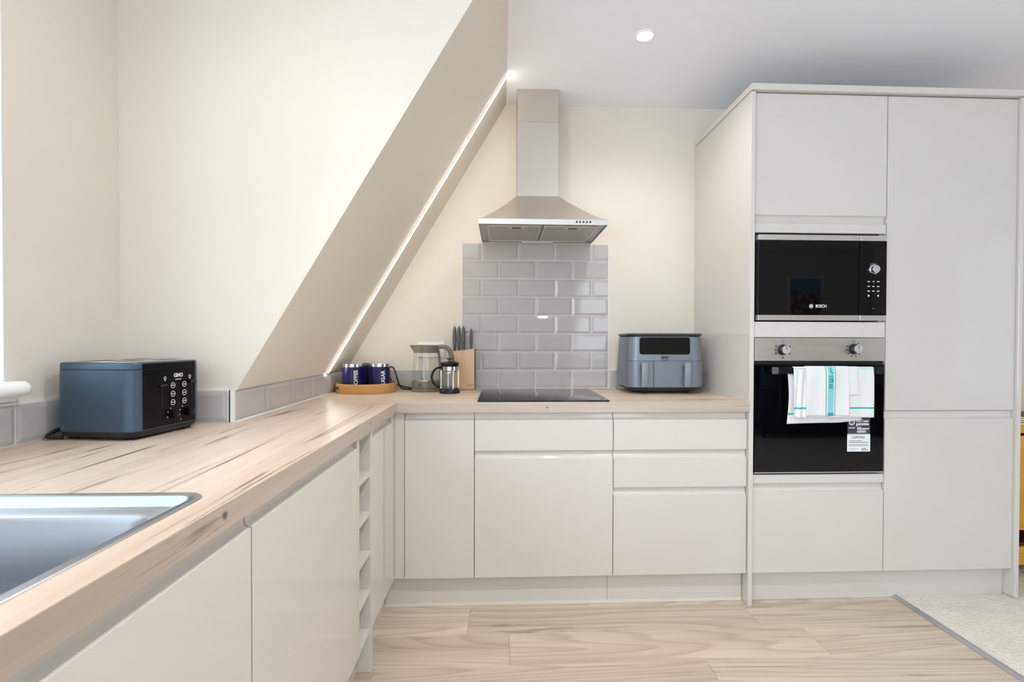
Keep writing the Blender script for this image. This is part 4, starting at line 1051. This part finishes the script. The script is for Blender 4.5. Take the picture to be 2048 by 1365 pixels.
MB().lathe([(0.0385, 0.104), (0.0385, 0.110), (0.012, 0.112), (0.006, 0.118)], (px_, py_, z), 32).build('plunger_disc', M_CHROME, pl)
MB().tube([(px_-0.042, py_, z+0.1265), (px_-0.058, py_-0.004, z+0.128), (px_-0.078, py_-0.008, z+0.114), (px_-0.089, py_-0.010, z+0.085), (px_-0.083, py_-0.009, z+0.055), (px_-0.066, py_-0.005, z+0.036), (px_-0.048, py_, z+0.0295)], 0.0046, 10, 5, 1.5).build('handle', M_BLK, cf)

# ------------------------------------------------------------------ knife block and knives
kbk = thing('knife_block', 'light beech knife block with slanted top against the tiles', 'knife block', (-0.09, -0.055, WT1))
bx0, bx1, by0, by1 = -0.150, -0.031, -0.085, -0.022
MB().prism([(bx0, WT1+0.002), (bx1, WT1+0.002), (bx1, WT1+0.222), (bx0, WT1+0.207)], 'Y', by0, by1, 0.0015).build('block', M_BEECH, kbk)
MB().box(bx0+0.003, bx1-0.001, by0+0.003, by1, WT1+0.0003, WT1+0.0019).build('foot_pad', M_BLKR, kbk, smooth=False)
MB().box(bx1+0.0002, bx1+0.0016, by0+0.001, by1-0.001, WT1+0.003, WT1+0.2195).build('side_edge', mat('dark_edge', (60, 50, 42), 0.6), kbk, smooth=False)
text_on('lettering', 'GINO', 0.016, (-0.0545, by0-0.0004, WT1+0.0265), (1, 0, 0), (0, 0, 1), mat('etched_wood', (150, 112, 74), 0.6), kbk, width=0.032)
MB().box(-0.0765, -0.0725, by0+0.012, by1-0.012, WT1+0.2172, WT1+0.2182).build('knife_slot', M_GAP, kbk, smooth=False)
def knife(x, top, hw, label, z0):
    t = thing('knife', label, 'knife', (x, -0.054, z0), group='grey-handled knives in the block')
    lp = []
    n = 12
    for k in range(n+1):
        s = k/n; zz = z0+0.0008+(top-z0-0.0008)*s
        wd = hw*(0.74+0.42*math.sin(PI*min(1, s*1.0))**0.9-0.02*s)
        if k == n: wd *= 0.30
        elif k == n-1: wd *= 0.80
        lp.append(rrect(x-wd, x+wd, -0.054-wd*1.6, -0.054+wd*1.6, wd*0.9, 3, zz))
    MB().loft(lp).build('handle', M_KNIFE, t)
    MB().box(x-0.0008, x+0.0008, -0.064, -0.044, z0+0.0002, z0+0.0012).build('bolster', M_CHROME, t, smooth=False)
def topz(x): return WT1+0.207+0.015*(x-bx0)/(bx1-bx0)
for x, tp, hw, lb in ((-0.1405, 1.250, 0.0088, 'tall grey-handled knife, first in the block next to the kettle'), (-0.1170, 1.250, 0.0088, 'tall grey-handled knife, middle of the close trio in the block'), (-0.0935, 1.2505, 0.0088, 'tall grey-handled knife, third of the trio, before the empty slot'), (-0.0515, 1.2365, 0.0072, 'shorter grey-handled knife standing apart nearest the tiles')):
    knife(x, tp, hw, lb, topz(x)+0.0006)

# ------------------------------------------------------------------ wall socket
so = thing('wall_socket', 'white double power socket on the back wall behind the kettle', 'socket', (-0.275, 0, 1.12))
MB().box(-0.347, -0.201, -0.0095, -0.0002, 1.078, 1.164, 0.002, 2).build('plate', M_WHITE, so)
for x in (-0.325, -0.225):
    MB().box(x-0.006, x+0.006, -0.012, -0.0096, 1.140, 1.154, 0.001).build('switch', M_WHITE, so)
for x in (-0.31, -0.24):
    b = MB(); b.box(x-0.003, x+0.003, -0.0100, -0.0096, 1.124, 1.132)
    for s in (-1, 1): b.box(x+s*0.011-0.003, x+s*0.011+0.003, -0.0100, -0.0096, 1.107, 1.111)
    b.build('pin_holes', M_GAP, so, smooth=False)

# ------------------------------------------------------------------ sideboard past the tall units
sd = thing('sideboard', 'yellow oak sideboard with an open lower niche past the fridge cupboard', 'sideboard', (3.05, -0.24, 0.01))
sx0, sx1, sy0, sy1 = 2.50, 3.62, -0.455, -0.03
MB().box(sx0-0.01, sx1+0.01, sy0-0.012, sy1, 0.728, 0.762, 0.003).build('top', M_YELLOW, sd)
for x in (sx0, sx1-0.02): MB().box(x, x+0.02, sy0+0.004, sy1, 0.08, 0.7275).build('side_panel', M_YELLOW, sd)
MB().box(sx0+0.0205, sx1-0.0205, sy0+0.02, sy1, 0.08, 0.100).build('base_panel', M_YELLOW, sd)
MB().box(sx0+0.0205, sx1-0.0205, sy0, sy0+0.02, 0.08, 0.168, 0.002).build('bottom_rail', M_YELLOW, sd)
MB().box(sx0+0.0205, sx1-0.0205, sy0+0.02, sy1-0.01, 0.168, 0.182).build('niche_shelf', mat('niche_dark_wood', (74, 34, 22), 0.5), sd)
MB().box(sx0+0.0205, sx1-0.0205, sy1-0.009, sy1, 0.1825, 0.727).build('back_panel', mat('niche_dark_wood', (74, 34, 22), 0.5), sd)
for k in range(2):
    a = sx0+0.002+k*0.56
    MB().box(a, a+0.555, sy0-0.016, sy0+0.003, 0.258, 0.716, 0.002).build('door', M_YELLOW, sd)
for x in (sx0+0.06, sx1-0.06):
    for y in (sy0+0.06, sy1-0.06): MB().cyl((x, y, 0.0135), (x, y, 0.08), 0.014, 14, 0.02).build('leg', M_YELLOW, sd)
zz = 0.7624
for k, (h, m_, lb) in enumerate(((0.012, (208, 168, 96), 'tan paperback at the bottom of the small stack on the sideboard'), (0.010, (60, 40, 34), 'dark brown thin book second in the stack on the sideboard'), (0.009, (232, 226, 218), 'white thin book third in the stack on the sideboard'), (0.010, (92, 60, 50), 'brown thin book on top of the stack on the sideboard'))):
    bk = thing('book', lb, 'book', (2.76, -0.3, zz), group='books stacked on the sideboard')
    d = 0.005*k
    MB().box(2.60+d, 2.86+d, -0.44+d, -0.24, zz, zz+0.0015).box(2.60+d, 2.86+d, -0.44+d, -0.24, zz+h-0.0016, zz+h-0.0001).box(2.60+d, 2.6015+d, -0.44+d, -0.24, zz+0.0015, zz+h-0.0016).build('cover', mat('book_cover_%d' % k, m_, 0.5), bk, smooth=False)
    MB().box(2.602+d, 2.857+d, -0.437+d, -0.243, zz+0.0016, zz+h-0.0017).build('pages', mat('pages', (236, 228, 212), 0.8), bk, smooth=False)
    zz += h

# ------------------------------------------------------------------ living area behind the camera (seen mirrored in the oven and microwave glass)
pf = thing('picture_frame', 'framed mountain landscape picture on the rear wall mirrored in the microwave', 'picture', (4.35, -5.19, 1.75))
b = MB(); X0, X1, Z0, Z1 = 4.10, 4.60, 1.38, 2.08
for a in ((X0, X1, Z0, Z0+0.03), (X0, X1, Z1-0.03, Z1), (X0, X0+0.03, Z0+0.03, Z1-0.03), (X1-0.03, X1, Z0+0.03, Z1-0.03)): b.box(a[0], a[1], -5.198, -5.175, a[2], a[3], 0.002)
b.build('frame', M_WHITE, pf)
def mat_mountain():
    m = bpy.data.materials.new('mountain_print'); m.use_nodes = True; nt = m.node_tree; N = nt.nodes; L = nt.links; bs = N['Principled BSDF']
    tc = N.new('ShaderNodeTexCoord'); sp = N.new('ShaderNodeSeparateXYZ'); L.new(tc.outputs['Generated'], sp.inputs[0])
    n1 = N.new('ShaderNodeTexNoise'); n1.noise_dimensions = '1D'; n1.inputs['Scale'].default_value = 4.0; n1.inputs['Detail'].default_value = 6; L.new(sp.outputs[0], n1.inputs['W'])
    ad = N.new('ShaderNodeMath'); ad.operation = 'MULTIPLY_ADD'; ad.inputs[1].default_value = 0.55; ad.inputs[2].default_value = 0.42; L.new(n1.outputs['Fac'], ad.inputs[0])
    gt = N.new('ShaderNodeMath'); gt.operation = 'GREATER_THAN'; L.new(sp.outputs[2], gt.inputs[0]); L.new(ad.outputs[0], gt.inputs[1])
    n2 = N.new('ShaderNodeTexNoise'); n2.inputs['Scale'].default_value = 9; n2.inputs['Detail'].default_value = 8; L.new(tc.outputs['Generated'], n2.inputs['Vector'])
    r = N.new('ShaderNodeValToRGB'); e = r.color_ramp.elements; e[0].position = 0.38; e[0].color = lin((70, 52, 60)); e[1].position = 0.62; e[1].color = lin((230, 215, 215)); q = e.new(0.5); q.color = lin((150, 100, 90)); L.new(n2.outputs['Fac'], r.inputs[0])
    x = N.new('ShaderNodeMix'); x.data_type = 'RGBA'; L.new(gt.outputs[0], x.inputs[0]); L.new(r.outputs[0], x.inputs[6]); x.inputs[7].default_value = lin((110, 170, 210))
    L.new(x.outputs[2], bs.inputs['Base Color']); return m
MB().box(X0+0.03, X1-0.03, -5.196, -5.184, Z0+0.03, Z1-0.03).build('print', mat_mountain(), pf, smooth=False)
sf = thing('sofa', 'dark grey sofa against the rear wall mirrored in the oven door', 'sofa', (4.1, -4.6, 0.01))
M_SOFA = mat('charcoal_fabric', (52, 53, 60), 0.9, bump=(200, 0.4))
MB().box(3.2, 5.1, -5.0, -4.2, 0.10, 0.34, 0.03, 3).build('seat_base', M_SOFA, sf)
for k in range(2): MB().box(3.40+0.75*k, 4.145+0.75*k, -4.85, -4.18, 0.341, 0.48, 0.04, 3).build('seat_cushion', M_SOFA, sf)
MB().box(3.2, 5.1, -5.15, -4.86, 0.345, 0.85, 0.05, 3).build('backrest', M_SOFA, sf)
for x in (3.2, 4.9): MB().box(x, x+0.195, -4.85, -4.18, 0.345, 0.62, 0.04, 3).build('armrest', M_SOFA, sf)
for x in (3.28, 5.02):
    for y in (-4.92, -4.28): MB().cyl((x, y, 0.0125), (x, y, 0.10), 0.02, 12).build('leg', M_BLK, sf)
cu = MB().box(3.5, 3.92, -4.83, -4.70, 0.4805, 0.86, 0.055, 4).build('cushion', mat('teal_cushion', (70, 110, 120), 0.9), None, loc=(3.7, -4.77, 0.48))
setp(cu, 'teal cushion propped on the dark grey sofa', 'cushion')
